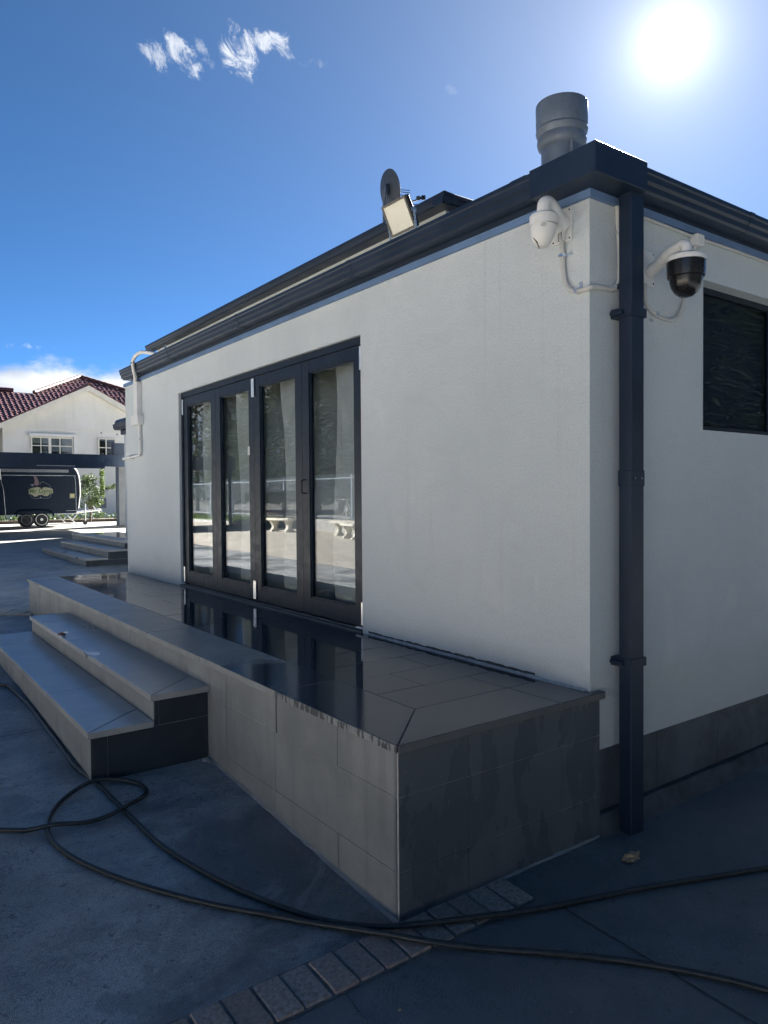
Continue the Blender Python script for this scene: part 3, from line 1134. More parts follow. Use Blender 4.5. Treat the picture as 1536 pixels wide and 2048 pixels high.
# platform and steps of the next doorway, farther along
pl2 = thing('entry_platform', 'farther stone platform past the end of the building, its slabs half wet', 'platform', (2, 14.5, -.33))
P2Y0, P2Y1 = 12.66, 17.0
MB().box(1.515, 3.4, P2Y0+.02, P2Y1, -.6, .06).build('core', 'grout', pl2)
c = P2Y0
while c < P2Y1-.01:
    c2 = min(c+.8, P2Y1)
    MB().box(1.497, 1.86, c+.002, c2-.002, .057, .093).build('coping_stone', 'bluestone_tread', pl2, bevel=.002)
    MB().box(1.864, 2.62, c+.002, c2-.002, .057, .091).build('floor_tile', 'wet_bluestone', pl2, bevel=.002)
    c = c2
yy = P2Y0+.01
while yy < P2Y1-.02:
    y2 = min(yy+.6, P2Y1)
    MB().box(1.503, 1.5145, yy+.002, y2-.002, -.45, .055).build('face_tile', 'bluestone_face', pl2)
    yy = y2
for a, b in ((1.503, 2.1), (2.103, 2.7)):
    MB().box(a, b, P2Y0+.006, P2Y0+.0185, -.5, .055).build('face_tile', 'bluestone_end_face', pl2)
adopt(pl2)
st2 = thing('entrance_steps', 'farther pair of low stone steps standing past the end of the building', 'steps', (1.1, 14, -.35))
steps(st2, 1.50, 12.42, 16.4, -.05, .150, .41, True, 'bluestone_tread', 'bluestone_face', g)
adopt(st2)

# ================================================================== THINGS FIXED TO THE BUILDING
# turret security camera on the front wall
cm = thing('security_camera', 'white turret security camera on bracket at top of front wall', 'camera', (0, .15, 2.3))
pl_ = MB().box(-.008, -.001, .104, .236, 2.257, 2.425).build('mounting_plate', 'white_plastic', cm, bevel=.002)
for yy, zz in ((.118, 2.412), (.118, 2.271), (.222, 2.271), (.222, 2.412)):
    MB().lathe((-.008, yy, zz), (-1, 0, 0), [(0, .005), (.0015, .004)], 8).build('screw_hole', 'black_plastic', pl_)
MB().tube(smooth_path([(-.006, .160, 2.335), (-.05, .158, 2.375), (-.11, .148, 2.412), (-.150, .142, 2.418), (-.172, .138, 2.395), (-.175, .137, 2.352)], 4), [.052, .046, .042, .039]+[.037]*4+[.036]*4+[.035]*4+[.034]*4+[.034], 16).build('bracket_arm', 'white_plastic', cm, smooth=50)
rb = MB()
for dy in (-.016, 0, .016):
    rb.box(-.030, -.006, .160+dy-.003, .160+dy+.003, 2.262, 2.345)
rb.build('bracket_rib', 'white_plastic', cm)
cx, cy = -.175, .137
hd = MB().lathe((cx, cy, 2.358), (0, 0, -1), [(0, .040), (.003, .060), (.012, .0685), (.028, .070), (.030, .0675), (.033, .0675), (.034, .070), (.058, .0695)], 28).build('camera_cap', 'white_plastic', cm, smooth=35)
ball = MB().lathe((cx, cy, 2.300), (-.10, .10, -1), [(0, .064), (.02, .063), (.05, .056), (.08, .044), (.100, .028), (.108, .010)], 26).build('camera_head', 'white_plastic', cm, smooth=50)
ln = Vector((-.55, .62, -.50)).normalized()
MB().lathe(Vector((cx, cy, 2.245))+ln*.030, ln, [(0, .034), (.016, .034), (.018, .030), (.014, .028), (.013, .002)], 22).build('lens_window', 'black_plastic', ball, smooth=35)
pr = MB()
for i, ww in enumerate((.018, .028, .022)):
    dn = Vector((-.75, -.66, 0)).normalized()
    tg = Vector((dn.y, -dn.x, 0))
    cc = Vector((cx, cy, 2.292-.006*i))+dn*(.0655-.0008*i)+Vector((-.1, .1, 0))*.005
    pr.obox(cc, tg*ww*.5, dn*.0006, Vector((0, 0, 1))*.0014)
pr.build('printed_marking', 'trim_grey', ball)
adopt(cm)

# dome camera on the side wall
cm2 = thing('security_camera', 'dome security camera with black lower half on the side wall', 'camera', (.48, 0, 2.1))
pl_ = MB().box(.434, .526, -.010, -.001, 2.080, 2.262).build('mounting_plate', 'white_plastic', cm2, bevel=.002)
for zz in (2.095, 2.248):
    MB().lathe((.514, -.010, zz), (0, -1, 0), [(0, .005), (.0015, .004)], 8).build('screw_hole', 'black_plastic', pl_)
dx, dy = .437, -.245
MB().tube(smooth_path([(.480, -.006, 2.150), (.478, -.05, 2.168), (.468, -.11, 2.196), (.454, -.18, 2.222), (.443, -.225, 2.226), (.438, -.245, 2.205), (.437, -.245, 2.165)], 4), [.036]*2+[.032]*3+[.030]*5+[.028]*15, 16).build('bracket_arm', 'white_plastic', cm2, smooth=50)
cap = MB().lathe((dx, dy, 2.172), (0, 0, -1), [(0, .030), (.004, .075), (.014, .094), (.030, .097), (.038, .096)], 30).build('dome_cap', 'white_plastic', cm2, smooth=35)
dm = MB().lathe((dx, dy, 2.134), (0, 0, -1), [(0, .092), (.05, .091), (.075, .088), (.078, .079), (.100, .077), (.125, .070), (.150, .055), (.168, .032), (.175, .008)], 30).build('dome_shell', 'black_plastic', cm2, smooth=35)
adopt(cm2)


def conduit(name, label, path, r, clips=(), mat_='grey_conduit', boxes=(), clipm='chrome'):
    rt_ = thing(name, label, 'conduit', path[0])
    MB().tube(smooth_path(path, 5), r, 10).build('pipe', mat_, rt_, smooth=50)
    for c_, ax, ay, az in clips:
        MB().obox(c_, ax, ay, az).build('saddle_clip', clipm, rt_)
    for b_ in boxes:
        MB().box(*b_).build('junction_box', 'white_plastic', rt_, bevel=.004)
    adopt(rt_)
    return rt_


conduit('cable_conduit', 'grey conduit curving from the turret camera round the corner to the downpipe',
        [(-.016, .160, 2.262), (-.016, .155, 2.20), (-.016, .148, 2.11), (-.016, .135, 2.05), (-.016, .105, 2.008), (-.016, .062, 1.990), (-.016, .018, 1.988), (-.014, -.012, 1.992), (.02, -.016, 2.0), (.09, -.016, 2.004), (.15, -.016, 2.008), (.196, -.016, 2.028), (.216, -.016, 2.075), (.218, -.016, 2.18), (.208, -.016, 2.29), (.196, -.016, 2.43)], .0125,
        [((-.016, .155, 2.190), (.014, 0, 0), (0, .014, 0), (0, 0, .008)), ((-.003, .118, 2.190), (.002, 0, 0), (0, .018, 0), (0, 0, .008)),
         ((-.016, .062, 1.990), (.0145, 0, 0), (0, .007, 0), (0, 0, .0145)), ((-.003, .050, 2.018), (.002, 0, 0), (0, .008, 0), (0, 0, .018)),
         ((.208, -.016, 2.300), (.014, 0, 0), (0, .0135, 0), (0, 0, .007)), ((.190, -.016, 2.024), (.014, 0, 0), (0, .0145, 0), (0, 0, .012))])
conduit('cable_conduit', 'thin white conduit looping on the side wall under the dome camera',
        [(.442, -.013, 2.082), (.437, -.013, 2.04), (.442, -.013, 1.995), (.480, -.013, 1.955), (.555, -.013, 1.930), (.650, -.013, 1.922), (.725, -.013, 1.942), (.770, -.013, 1.985), (.798, -.013, 2.05), (.83, -.013, 2.16), (.89, -.013, 2.30), (.91, -.013, 2.39)], .010,
        [((.535, -.013, 1.936), (.010, 0, .003), (0, .012, 0), (-.004, 0, .013)), ((.512, -.004, 1.905), (.010, 0, 0), (0, .002, 0), (0, 0, .010))])
conduit('cable_conduit', 'thin pale conduit running along the side wall under the gutter above the window',
        [(.42, -.012, 2.424), (.56, -.012, 2.422), (.80, -.012, 2.418), (1.0, -.012, 2.420), (1.35, -.012, 2.424), (1.8, -.012, 2.424), (3.2, -.012, 2.424)], .009, [],
        boxes=[(.872, .942, -.05, -.001, 2.365, 2.427)])

# white conduit at the far end of the front wall
conduit('cable_conduit', 'white conduit with junction box arching over the gutter at the far wall end',
        [(-.10, 5.93, 2.60), (-.13, 6.10, 2.645), (-.16, 6.30, 2.682), (-.172, 6.46, 2.672), (-.176, 6.57, 2.632), (-.172, 6.60, 2.585), (-.14, 6.66, 2.51), (-.09, 6.78, 2.455), (-.045, 6.93, 2.43), (-.034, 6.965, 2.40), (-.034, 6.97, 2.20), (-.034, 6.972, 2.01)], .022,
        [((-.172, 6.60, 2.60), (.024, 0, 0), (0, .024, 0), (0, 0, .012))], 'white_plastic',
        boxes=[(-.075, -.001, 6.755, 7.035, 1.885, 2.005), (-.062, -.001, 6.82, 6.925, 2.005, 2.42)], clipm='aluminium')
conduit('cable_conduit', 'white elbow conduit dropping from the junction box and leaving at the wall end',
        [(-.026, 6.835, 1.89), (-.026, 6.83, 1.75), (-.026, 6.825, 1.60), (-.026, 6.825, 1.545), (-.026, 6.845, 1.517), (-.026, 6.88, 1.508), (-.026, 7.1, 1.501), (-.026, 7.30, 1.495), (-.026, 7.52, 1.489)], .019,
        [((-.026, 6.829, 1.705), (.022, 0, 0), (0, .030, 0), (0, 0, .010)), ((-.026, 7.16, 1.500), (.022, 0, 0), (0, .010, 0), (0, 0, .028))], 'white_plastic', clipm='aluminium')

# floodlight on the gutter
fl_ = thing('floodlight', 'square floodlight with pale face bracketed on the gutter', 'floodlight', (-.1, 1.37, 2.6))
fc = Vector((-.125, 1.375, 2.738))
ux = Vector((0, -1, .0)).normalized()
nn_ = Vector((-.90, -.02, -.44)).normalized()
uy = nn_.cross(ux).normalized()
if uy.z < 0:
    uy = -uy
HW, HH = .122, .098
bdy = MB()
bdy.obox(fc-nn_*.020, ux*HW, uy*HH, nn_*.016)
bdy.build('housing', 'black_plastic', fl_, bevel=.004)
fins = MB()
for i in range(7):
    fins.obox(fc-nn_*.046+ux*(HW*.8*(i/3-1)), ux*.003, uy*HH*.8, nn_*.010)
fins.build('heat_fin', 'black_plastic', fl_)
rimm = MB()
for s_ in (-1, 1):
    rimm.obox(fc+ux*s_*(HW-.007), ux*.007, uy*HH, nn_*.005)
    rimm.obox(fc+uy*s_*(HH-.007), ux*(HW-.014), uy*.007, nn_*.005)
rimm.build('bezel', 'black_plastic', fl_)
# shallow reflector: four sloping sides and a flat back
ow, oh, iw, ih = HW-.014, HH-.014, HW*.45, HH*.42
vs = [fc-nn_*.002+ux*a*ow+uy*b*oh for a, b in ((-1, -1), (1, -1), (1, 1), (-1, 1))]+[fc-nn_*.003+nn_*(-.0)+ux*a*iw+uy*b*ih for a, b in ((-1, -1), (1, -1), (1, 1), (-1, 1))]
vs = [v+nn_*.003 for v in vs[:4]]+[v-nn_*.0005 for v in vs[4:]]
MB().add(vs, [(0, 1, 5, 4), (1, 2, 6, 5), (2, 3, 7, 6), (3, 0, 4, 7), (4, 5, 6, 7)]).build('reflector', 'lamp_reflector', fl_)
for s_ in (-1, 1):
    b0 = fc+ux*s_*(HW+.010)
    MB().obox(b0-nn_*.02, ux*.004, Vector((0, 0, .012)), Vector((.018, 0, 0))).build('pivot', 'aluminium', fl_)
    MB().tube([b0-nn_*.02, Vector((-.085, b0.y, 2.604))], .007, 6).build('bracket_leg', 'aluminium', fl_)
MB().box(-.10, -.07, fc.y-HW-.018, fc.y+HW+.018, 2.598, 2.606).build('bracket_base', 'aluminium', fl_)
adopt(fl_)

# satellite dish
ds = thing('satellite_dish', 'grey satellite dish seen from behind on the raised roof', 'dish', (2.16, 4.58, 3.4))
dc = Vector((2.19, 4.56, 4.535))
dn = Vector((.93, -.14, .22)).normalized()
prof = []
rr = .222
for i in range(9):
    q = i/8*rr
    prof.append((q*q*.55-.03, max(q, .004)))
prof += [(prof[-1][0]+.006, rr+.004), (prof[-1][0]+.010, rr-.002)]
for i in range(7, -1, -1):
    q = i/8*rr
    prof.append((q*q*.55-.024, max(q, .004)))
MB().lathe(dc, dn, prof, 36).build('reflector', 'dish_paint', ds, smooth=40)
MB().obox(dc-dn*.045, dn*.02, Vector((.03, .05, 0)), Vector((0, 0, .05))).build('back_bracket', 'dish_paint', ds)
MB().tube([dc-dn*.06, (2.12, 4.585, 4.40), (2.12, 4.585, 3.35)], .018, 8).build('mast', 'galvanised', ds, smooth=50)
MB().tube([dc-dn*.05+Vector((0, 0, .03)), (2.13, 4.52, 4.25)], .009, 6).build('stay', 'galvanised', ds)
lb = dc+Vector((.30, -.20, -.095))
MB().tube([dc-dn*.03+Vector((0, 0, -.19)), (2.36, 4.44, 4.385), lb], .009, 6).build('feed_arm', 'black_plastic', ds)
MB().lathe(lb-Vector((.045, -.03, 0)), (.8, -.55, .1), [(0, .022), (.04, .026), (.042, .016), (.058, .016), (.060, .028), (.105, .026)], 14).build('feed_horn', 'black_plastic', ds, smooth=40)
MB().tube([(2.33, 4.46, 4.36), (2.47, 4.36, 4.365)], .005, 5).build('arm_brace', 'black_plastic', ds)
adopt(ds)
an = thing('television_antenna', 'three thin antenna rods just right of the satellite dish', 'antenna', (2.80, 5.36, 3.5))
MB().tube([(2.80, 5.36, 3.4), (2.80, 5.36, 4.99)], .012, 6).build('mast', 'dish_paint', an)
for z in (4.968, 4.938, 4.897):
    MB().tube([(2.76, 5.388, z+.004), (3.005, 5.217, z-.026)], .005, 5).build('rod', 'dish_paint', an)
adopt(an)

# ================================================================== WING BEHIND AND GARAGE WALL
wg = thing('rear_wing', 'dark-eaved rear wing of the building just past the far wall end', 'building', (6, 14, -.4))
MB().box(2.62, 9, 9.2, 16.35, -.5, 2.62).build('wall', 'render_wall', wg)
MB().box(4.85, 12, 16.4, 23.2, -.4, 3.3).build('unseen_rear_wall', 'render_wall', wg)  # unseen block, added to shade the drive farther along
MB().extrude([(2.62, 2.66), (2.44, 2.665), (2.40, 2.70), (2.385, 2.80), (2.42, 2.82), (2.62, 2.81)], 'y', 9.0, 16.5).build('gutter', 'dark_steel', wg)
MB().box(2.55, 2.66, 9.0, 16.4, 2.55, 2.655).build('fascia', 'dark_steel', wg)
MB().add([(2.43, 9.0, 2.815), (9, 9.0, 2.815), (9, 16.5, 2.815), (2.43, 16.5, 2.815), (5.5, 12.0, 3.45), (6.5, 13.5, 3.45)], [(0, 1, 4), (1, 2, 5, 4), (2, 3, 5), (3, 0, 4, 5), (3, 2, 1, 0)]).build('roof', 'dark_steel', wg)
MB().lathe((2.52, 0, 2.83), (0, 1, 0), [(15.6, .10), (16.45, .10)], 14).build('barge_roll', 'dark_steel', wg, smooth=40)
MB().add([(4.72, 16.3, 3.35), (12.2, 16.3, 3.35), (12.2, 23.35, 3.35), (4.72, 23.35, 3.35), (8.5, 19.5, 4.0)], [(0, 1, 4), (1, 2, 4), (2, 3, 4), (3, 0, 4), (3, 2, 1, 0)]).build('unseen_rear_roof', 'dark_steel', wg)  # roof of the unseen block added for its shadow
adopt(wg)

cp = thing('carport', 'dark flat-roofed carport spanning in front of the pale house', 'carport', (2.5, 26, -.2))
MB().box(-9, 5.6, 24.0, 24.14, 2.06, 2.47).build('front_beam', 'dark_steel', cp)
MB().box(-9, 4.22, 23.96, 24.0, 1.985, 2.06).build('front_gutter', 'dark_steel', cp)
MB().box(-9, 7.2, 24.14, 28.55, 2.30, 2.44).build('roof', 'dark_steel', cp)
MB().box(2.04, 3.24, 23.945, 23.958, 2.045, 2.072).build('light_strip', 'trim_grey', cp)
MB().box(4.59, 5.6, 24.15, 24.5, 2.441, 2.90).build('roof_box', 'dark_steel', cp)
MB().box(5.885, 5.985, 28.43, 28.53, -.25, 2.30).build('post', 'dark_steel', cp)
MB().box(-8.9, -8.8, 28.43, 28.53, -.25, 2.30).build('post', 'dark_steel', cp)
MB().box(-8.9, -8.8, 24.15, 24.25, -.3, 2.30).build('post', 'dark_steel', cp)
adopt(cp)
gw = thing('garage', 'grey garage wall standing behind the carport post', 'garage', (7.5, 29, -.2))
MB().box(6.03, 9.5, 28.6, 28.85, -.3, 2.29).build('wall', 'grey_wall', gw)
MB().box(6.02, 6.12, 28.55, 28.599, -.3, 2.20).build('corner_trim', 'grey_wall', gw)
adopt(gw)

# ================================================================== FOOD TRAILER
tr = thing('food_trailer', 'black food trailer with painted logo parked behind the carport', 'trailer', (2.8, 30, -.17))
prof_t = [(-.6, .30), (4.44, .36), (4.50, .55), (4.575, 1.15), (4.565, 1.55), (4.53, 1.86), (4.46, 2.05), (4.38, 2.16), (4.24, 2.20), (-.6, 2.20)]


def prism_y(prof, y0, y1):
    return MB().extrude([(x, z) for x, z in prof], 'y', y0, y1)


pf = [(x, z) for x, z in prof_t]
m = MB()
n = len(pf)
m.add([(x, 29.0, z) for x, z in pf]+[(x, 31.0, z) for x, z in pf], [tuple(range(n)), tuple(range(2*n-1, n-1, -1))]+[(i, n+i, n+(i+1) % n, (i+1) % n) for i in range(n)])
m.build('body', 'trailer_paint', tr, bevel=.0)
MB().box(-.6, 4.18, 28.985, 29.4, 1.985, 2.125).build('skylit_band', 'skylit_edge_grey', tr, bevel=.02)  # grey band colours in the sky light caught by the roof edge
# pale cornering trim at the front end
tp = [(4.39, 2.165), (4.47, 2.055), (4.54, 1.865), (4.575, 1.55), (4.585, 1.15), (4.51, .55)]
MB().tube([(x+.012, 28.99, z) for x, z in tp], .022, 6).build('corner_trim', 'white_paint', tr, smooth=60)
MB().tube([(x+.012, 31.0, z) for x, z in tp], .022, 6).build('corner_trim', 'white_paint', tr, smooth=60)
hatch = [(1.86, .30), (1.80, 1.3), (1.735, 1.6), (1.745, 1.80), (1.80, 1.865), (3.0, 1.868), (4.30, 1.868), (4.40, 1.80), (4.43, 1.4), (4.445, .42)]
MB().tube(smooth_path([(x, 28.992, z) for x, z in hatch], 3), .011, 5).build('hatch_seam', 'trim_grey', tr)
MB().box(1.80, 3.95, 28.975, 28.999, 1.855, 1.882).build('hatch_rail', 'trim_grey', tr)
MB().box(1.68, 1.715, 28.98, 28.999, 1.7, 2.1).build('door_strip', 'white_paint', tr)
MB().box(1.84, 2.42, 28.98, 28.999, .285, .305).build('skirt_trim', 'trim_grey', tr)
MB().box(4.05, 4.42, 28.98, 28.999, .45, .465).build('skirt_trim', 'trim_grey', tr)
for wx in (3.146, 2.60):
    wh = MB().lathe((wx, 29.02, .125), (0, 1, 0), [(0, .20), (.0, .24), (.03, .287), (.07, .294), (.15, .294), (.18, .28), (.185, .2)], 30).build('wheel', 'tyre_rubber', tr, smooth=35)
    if wx > 3:
        MB().lathe((wx, 29.012, .125), (0, 1, 0), [(.02, .195), (.0, .205), (.0, .222), (.012, .226)], 30, False).build('rim', 'galv_bright', wh, smooth=35)
        sp_ = MB()
        sp_.lathe((wx, 29.03, .125), (0, -1, 0), [(0, .06), (.02, .05)], 14)
        for i in range(8):
            a = i*math.pi/4+.2
            sp_.obox((wx+.13*math.cos(a), 29.03, .125+.13*math.sin(a)), (.08*math.cos(a), 0, .08*math.sin(a)), (-.014*math.sin(a), 0, .014*math.cos(a)), (0, .006, 0))
        sp_.build('spoke', 'galv_bright', wh)
    else:
        MB().lathe((wx, 29.015, .125), (0, 1, 0), [(.0, .18), (.004, .19), (.02, .19)], 24, False).build('rim', 'trim_grey', wh, smooth=35)
ar = [(2.22, .25), (2.24, .40), (2.34, .49), (2.60, .51), (3.15, .51), (3.42, .48), (3.54, .38), (3.57, .25)]
MB().tube([(x, 28.97, z) for x, z in ar], .035, 6).build('mudguard', 'trailer_paint', tr, smooth=60)
MB().tube([(4.42, 29.7, .34), (5.0, 29.9, .40), (5.55, 30.0, .455)], .045, 8).build('drawbar', 'galv_bright', tr, smooth=50)
MB().tube([(4.42, 30.3, .34), (5.0, 30.1, .40), (5.55, 30.0, .455)], .045, 8).build('drawbar', 'galv_bright', tr, smooth=50)
MB().box(3.62, 4.45, 29.03, 29.10, .32, .355).build('chassis_rail', 'trim_grey', tr)
MB().lathe((5.50, 30.0, .455), (1, 0, .06), [(0, .055), (.12, .06), (.15, .045), (.2, .05)], 12).build('coupling', 'galv_bright', tr, smooth=40)
MB().tube([(5.44, 30.0, .50), (5.36, 30.0, .63)], .02, 6).build('brake_lever', 'galv_bright', tr)
MB().tube([(5.0, 29.85, .72), (5.0, 29.85, -.02)], .024, 8).build('jockey_post', 'galv_bright', tr, smooth=50)
MB().lathe((4.985, 29.82, -.075), (0, 1, 0), [(0, .05), (.01, .09), (.05, .09), (.06, .05)], 16).build('jockey_wheel', 'tyre_rubber', tr, smooth=40)
for a, b in (((3.728, .325), (4.02, -.02)), ((4.11, .29), (4.47, -.11)), ((4.49, .31), (4.26, .07))):
    MB().tube([(a[0], 29.06, a[1]), (b[0], 29.06, b[1])], .028, 6).build('stabiliser_leg', 'galv_bright', tr)
MB().box(4.40, 4.54, 29.0, 29.12, -.15, -.11).build('stabiliser_foot', 'galv_bright', tr)
# logo on the side: moustache plaque with green lettering, hat outline above
LY = 28.988
mo = [(-.42, .10), (-.30, .155), (-.10, .19), (0, .165), (.02, .12), (.07, .12), (.09, .17), (.20, .185), (.34, .16), (.45, .12), (.46, -.05), (.33, -.09), (.26, -.17), (.14, -.165), (.05, -.11), (0, -.125), (-.08, -.13), (-.14, -.18), (-.24, -.185), (-.30, -.11), (-.42, -.08)]
lx, lz = 3.11, 1.22
lg = MB().add([(lx+x, LY, lz+z) for x, z in mo], [tuple(range(len(mo)))]).build('logo_plaque', 'logo_cream', tr)
ol = [(-.36, -.11), (-.33, -.20), (-.22, -.265), (-.08, -.255), (.02, -.225), (.12, -.255), (.27, -.25), (.37, -.19), (.38, -.09)]
MB().tube(smooth_path([(lx+x, LY, lz+z) for x, z in ol], 3), .010, 4).build('logo_outline', 'logo_outline', lg)
ht = [(-.02, .30), (.06, .40), (.15, .37), (.27, .31), (.36, .24), (.38, .16)]
MB().tube(smooth_path([(lx+x, LY, lz+z) for x, z in ht], 3), .010, 4).build('logo_outline', 'logo_outline', lg)
MB().add([(lx+x, LY-.001, lz+z) for x, z in ((-.24, .62), (-.14, .61), (-.05, .42), (-.04, .31), (-.12, .24), (-.23, .28), (-.20, .42))], [tuple(range(7))]).build('logo_handle', 'logo_pink', lg)
MB().add([(lx+x, LY-.001, lz+z) for x, z in ((-.36, .30), (-.26, .31), (-.22, .24), (-.30, .22))], [(0, 1, 2, 3)]).build('logo_brim', 'logo_outline', lg)
MB().add([(lx+x, LY-.001, lz+z) for x, z in ((0, -.20), (.04, -.235), (0, -.255), (-.04, -.235))], [(0, 1, 2, 3)]).build('logo_tuft', 'logo_white', lg)
cu = bpy.data.curves.new('lettering', 'FONT')
cu.body = 'Mr Gyro'
cu.size = .27
cu.align_x = 'CENTER'
cu.extrude = .001
cu.offset = .006
to = bpy.data.objects.new('lettering_curve', cu)
C.objects.link(to)
bpy.context.view_layer.update()
me = bpy.data.meshes.new_from_object(to.evaluated_get(bpy.context.evaluated_depsgraph_get()))
bpy.data.objects.remove(to)
me.materials.clear()
me.materials.append(MATS['logo_green'])
lt = bpy.data.objects.new('logo_lettering', me)
C.objects.link(lt)
me.transform(Matrix.Translation((lx+.01, LY-.004, lz-.055)) @ Matrix.Rotation(R(90), 4, 'X') @ Matrix.Diagonal((.86, 1, 1, 1)))
lt.parent = lg
MB().box(4.195, 4.395, 28.98, 28.999, .965, 1.15).build('sign_sticker', 'logo_cream', tr)
MB().lathe((4.295, 28.978, 1.06), (0, 1, 0), [(0, .045), (.001, .060)], 12).build('sign_symbol', 'sticker_yellow', tr)
adopt(tr)

# ================================================================== NEIGHBOUR HOUSE
nb = thing('neighbour_house', 'cream rendered house with dark red tiled roof behind the carport', 'house', (8, 44, -.2))
AX, AZ, SL = 8.264, 7.45, .52


def rake(x, off=0.0):
    return AZ-off-SL*abs(x-AX)


wl = [(3.83, -.3), (14.5, -.3), (14.5, rake(14.5, .28)), (AX, AZ-.28), (3.83, rake(3.83, .28))]
m = MB()
n = len(wl)
m.add([(x, 42.3, z) for x, z in wl]+[(x, 50, z) for x, z in wl], [tuple(range(n)), tuple(range(2*n-1, n-1, -1))]+[(i, n+i, n+(i+1) % n, (i+1) % n) for i in range(n)])
m.build('gable_wall', 'cream_render', nb)
MB().box(3.83, 14.5, 42.27, 42.299, 4.86, 4.90).build('wall_joint', 'cream_paint', nb)
MB().box(-6, 3.829, 44, 50, -.3, 4.9).build('side_wall', 'cream_render', nb)
for s_ in (-1, 1):
    xe_ = AX+s_*6.4
    pts = [(AX, AZ-.30), (AX, AZ-.02), (xe_, rake(xe_, .02)), (xe_, rake(xe_, .30))]
    mm = MB()
    mm.add([(x, 41.75, z) for x, z in pts]+[(x, 41.80, z) for x, z in pts], [(0, 1, 2, 3), (7, 6, 5, 4), (0, 4, 5, 1), (1, 5, 6, 2), (2, 6, 7, 3), (3, 7, 4, 0)])
    mm.build('bargeboard', 'cream_paint', nb)
    mm = MB()
    mm.add([(AX, 41.80, AZ-.29), (xe_, 41.80, rake(xe_, .29)), (xe_, 42.31, rake(xe_, .29)), (AX, 42.31, AZ-.29)], [(0, 1, 2, 3)])
    mm.build('eave_lining', 'cream_paint', nb)
    # gable roof slope with tile courses stepping down the rake
    mm = MB()
    cL = .33
    k = int(6.5/cL)
    for i in range(k):
        xa_, xb_ = AX+s_*i*cL, AX+s_*(i+1)*cL
        za_, zb_ = AZ-SL*i*cL, AZ-SL*(i+1)*cL
        mm.add([(xa_, 41.72, za_+.02), (xb_, 41.72, zb_+.06), (xb_, 48.5, zb_+.06), (xa_, 48.5, za_+.02), (xb_, 41.72, zb_-.02), (xa_, 41.72, za_-.02)], [(0, 1, 2, 3), (0, 5, 4, 1)])
    mm.build('gable_roof', 'roof_tile', nb)
MB().tube([(AX, 41.72, AZ+.06), (AX, 48.4, AZ+.06)], .10, 8).build('ridge_cap', 'ridge_tile', nb, smooth=60)
# main roof: front slope of wavy tiles
Z0, SY, Y0_ = 5.1, .5, 43.0
apex = (10.19, 51.53)
LEFT = [(43.0, -6.0), (47.9, -6.0), (47.9, 6.55), (51.53, 10.19)]


def xr(y):
    if y <= 47.85:
        xl = -6.0
    else:
        xl = 6.52+(10.19-6.52)*(y-47.85)/(51.53-47.85)
    xh = 10.19+(51.53-y)*1.24
    return xl, xh


mm = MB()
cl = .34
yv = 43.0
tw = .30
random.seed(11)
while yv < 51.5:
    xl, xh = xr(yv+cl/2)
    nx = max(2, int((xh-xl)/(tw/4)))
    vs = []
    for i in range(nx+1):
        x = xl+(xh-xl)*i/nx
        ph = (x/tw) % 1.0
        wv = .055*math.sin(math.pi*min(1, ph/.62))**2 if ph < .62 else -.012
        jz = .006*math.sin(x*3.1+yv*7)
        vs.append((x, yv, Z0+SY*(yv-Y0_)+wv+.055+jz))
        vs.append((x, yv+cl, Z0+SY*(yv+cl-Y0_)+wv+.005+jz))
        vs.append((x, yv, Z0+SY*(yv-Y0_)-.03))
    fs = []
    for i in range(nx):
        a = 3*i
        fs += [(a, a+3, a+4, a+1), (a+2, a+5, a+3, a)]
    mm.add(vs, fs)
    yv += cl
rt_ = mm.build('roof_tiles', 'roof_tile', nb, smooth=50)
rt_['kind'] = 'stuff'
MB().add([(-6, 47.9, 7.6), (6.5, 47.9, 7.55), (10.19, 51.53, 9.40), (10.19, 60, 5), (-6, 60, 5), (20.7, 43.0, 5.1), (20.7, 60, 5)], [(0, 1, 2, 3, 4), (2, 5, 6, 3)]).build('unseen_rear_roof', 'roof_tile', nb)
# ridge and hip cappings, tile by tile


def caps(a, b, mat_, r=.13, L=.42):
    a, b = Vector(a), Vector(b)
    n = max(1, int((b-a).length/L))
    for i in range(n):
        p, q = a.lerp(b, i/n), a.lerp(b, (i+1.06)/n)
        MB().tube([p, q+Vector((0, 0, -.035))], [r*.92, r*1.08], 8).build('ridge_tile', mat_, nb, smooth=60)


caps((6.5, 47.87, 7.63), (10.19, 51.53, 9.47), 'ridge_tile')
caps((10.19, 51.53, 9.47), (16, 46.8, 7.15), 'ridge_tile', .11)
caps((3.0, 47.95, 7.68), (5.3, 47.95, 7.68), 'roof_tile', .15)
# windows


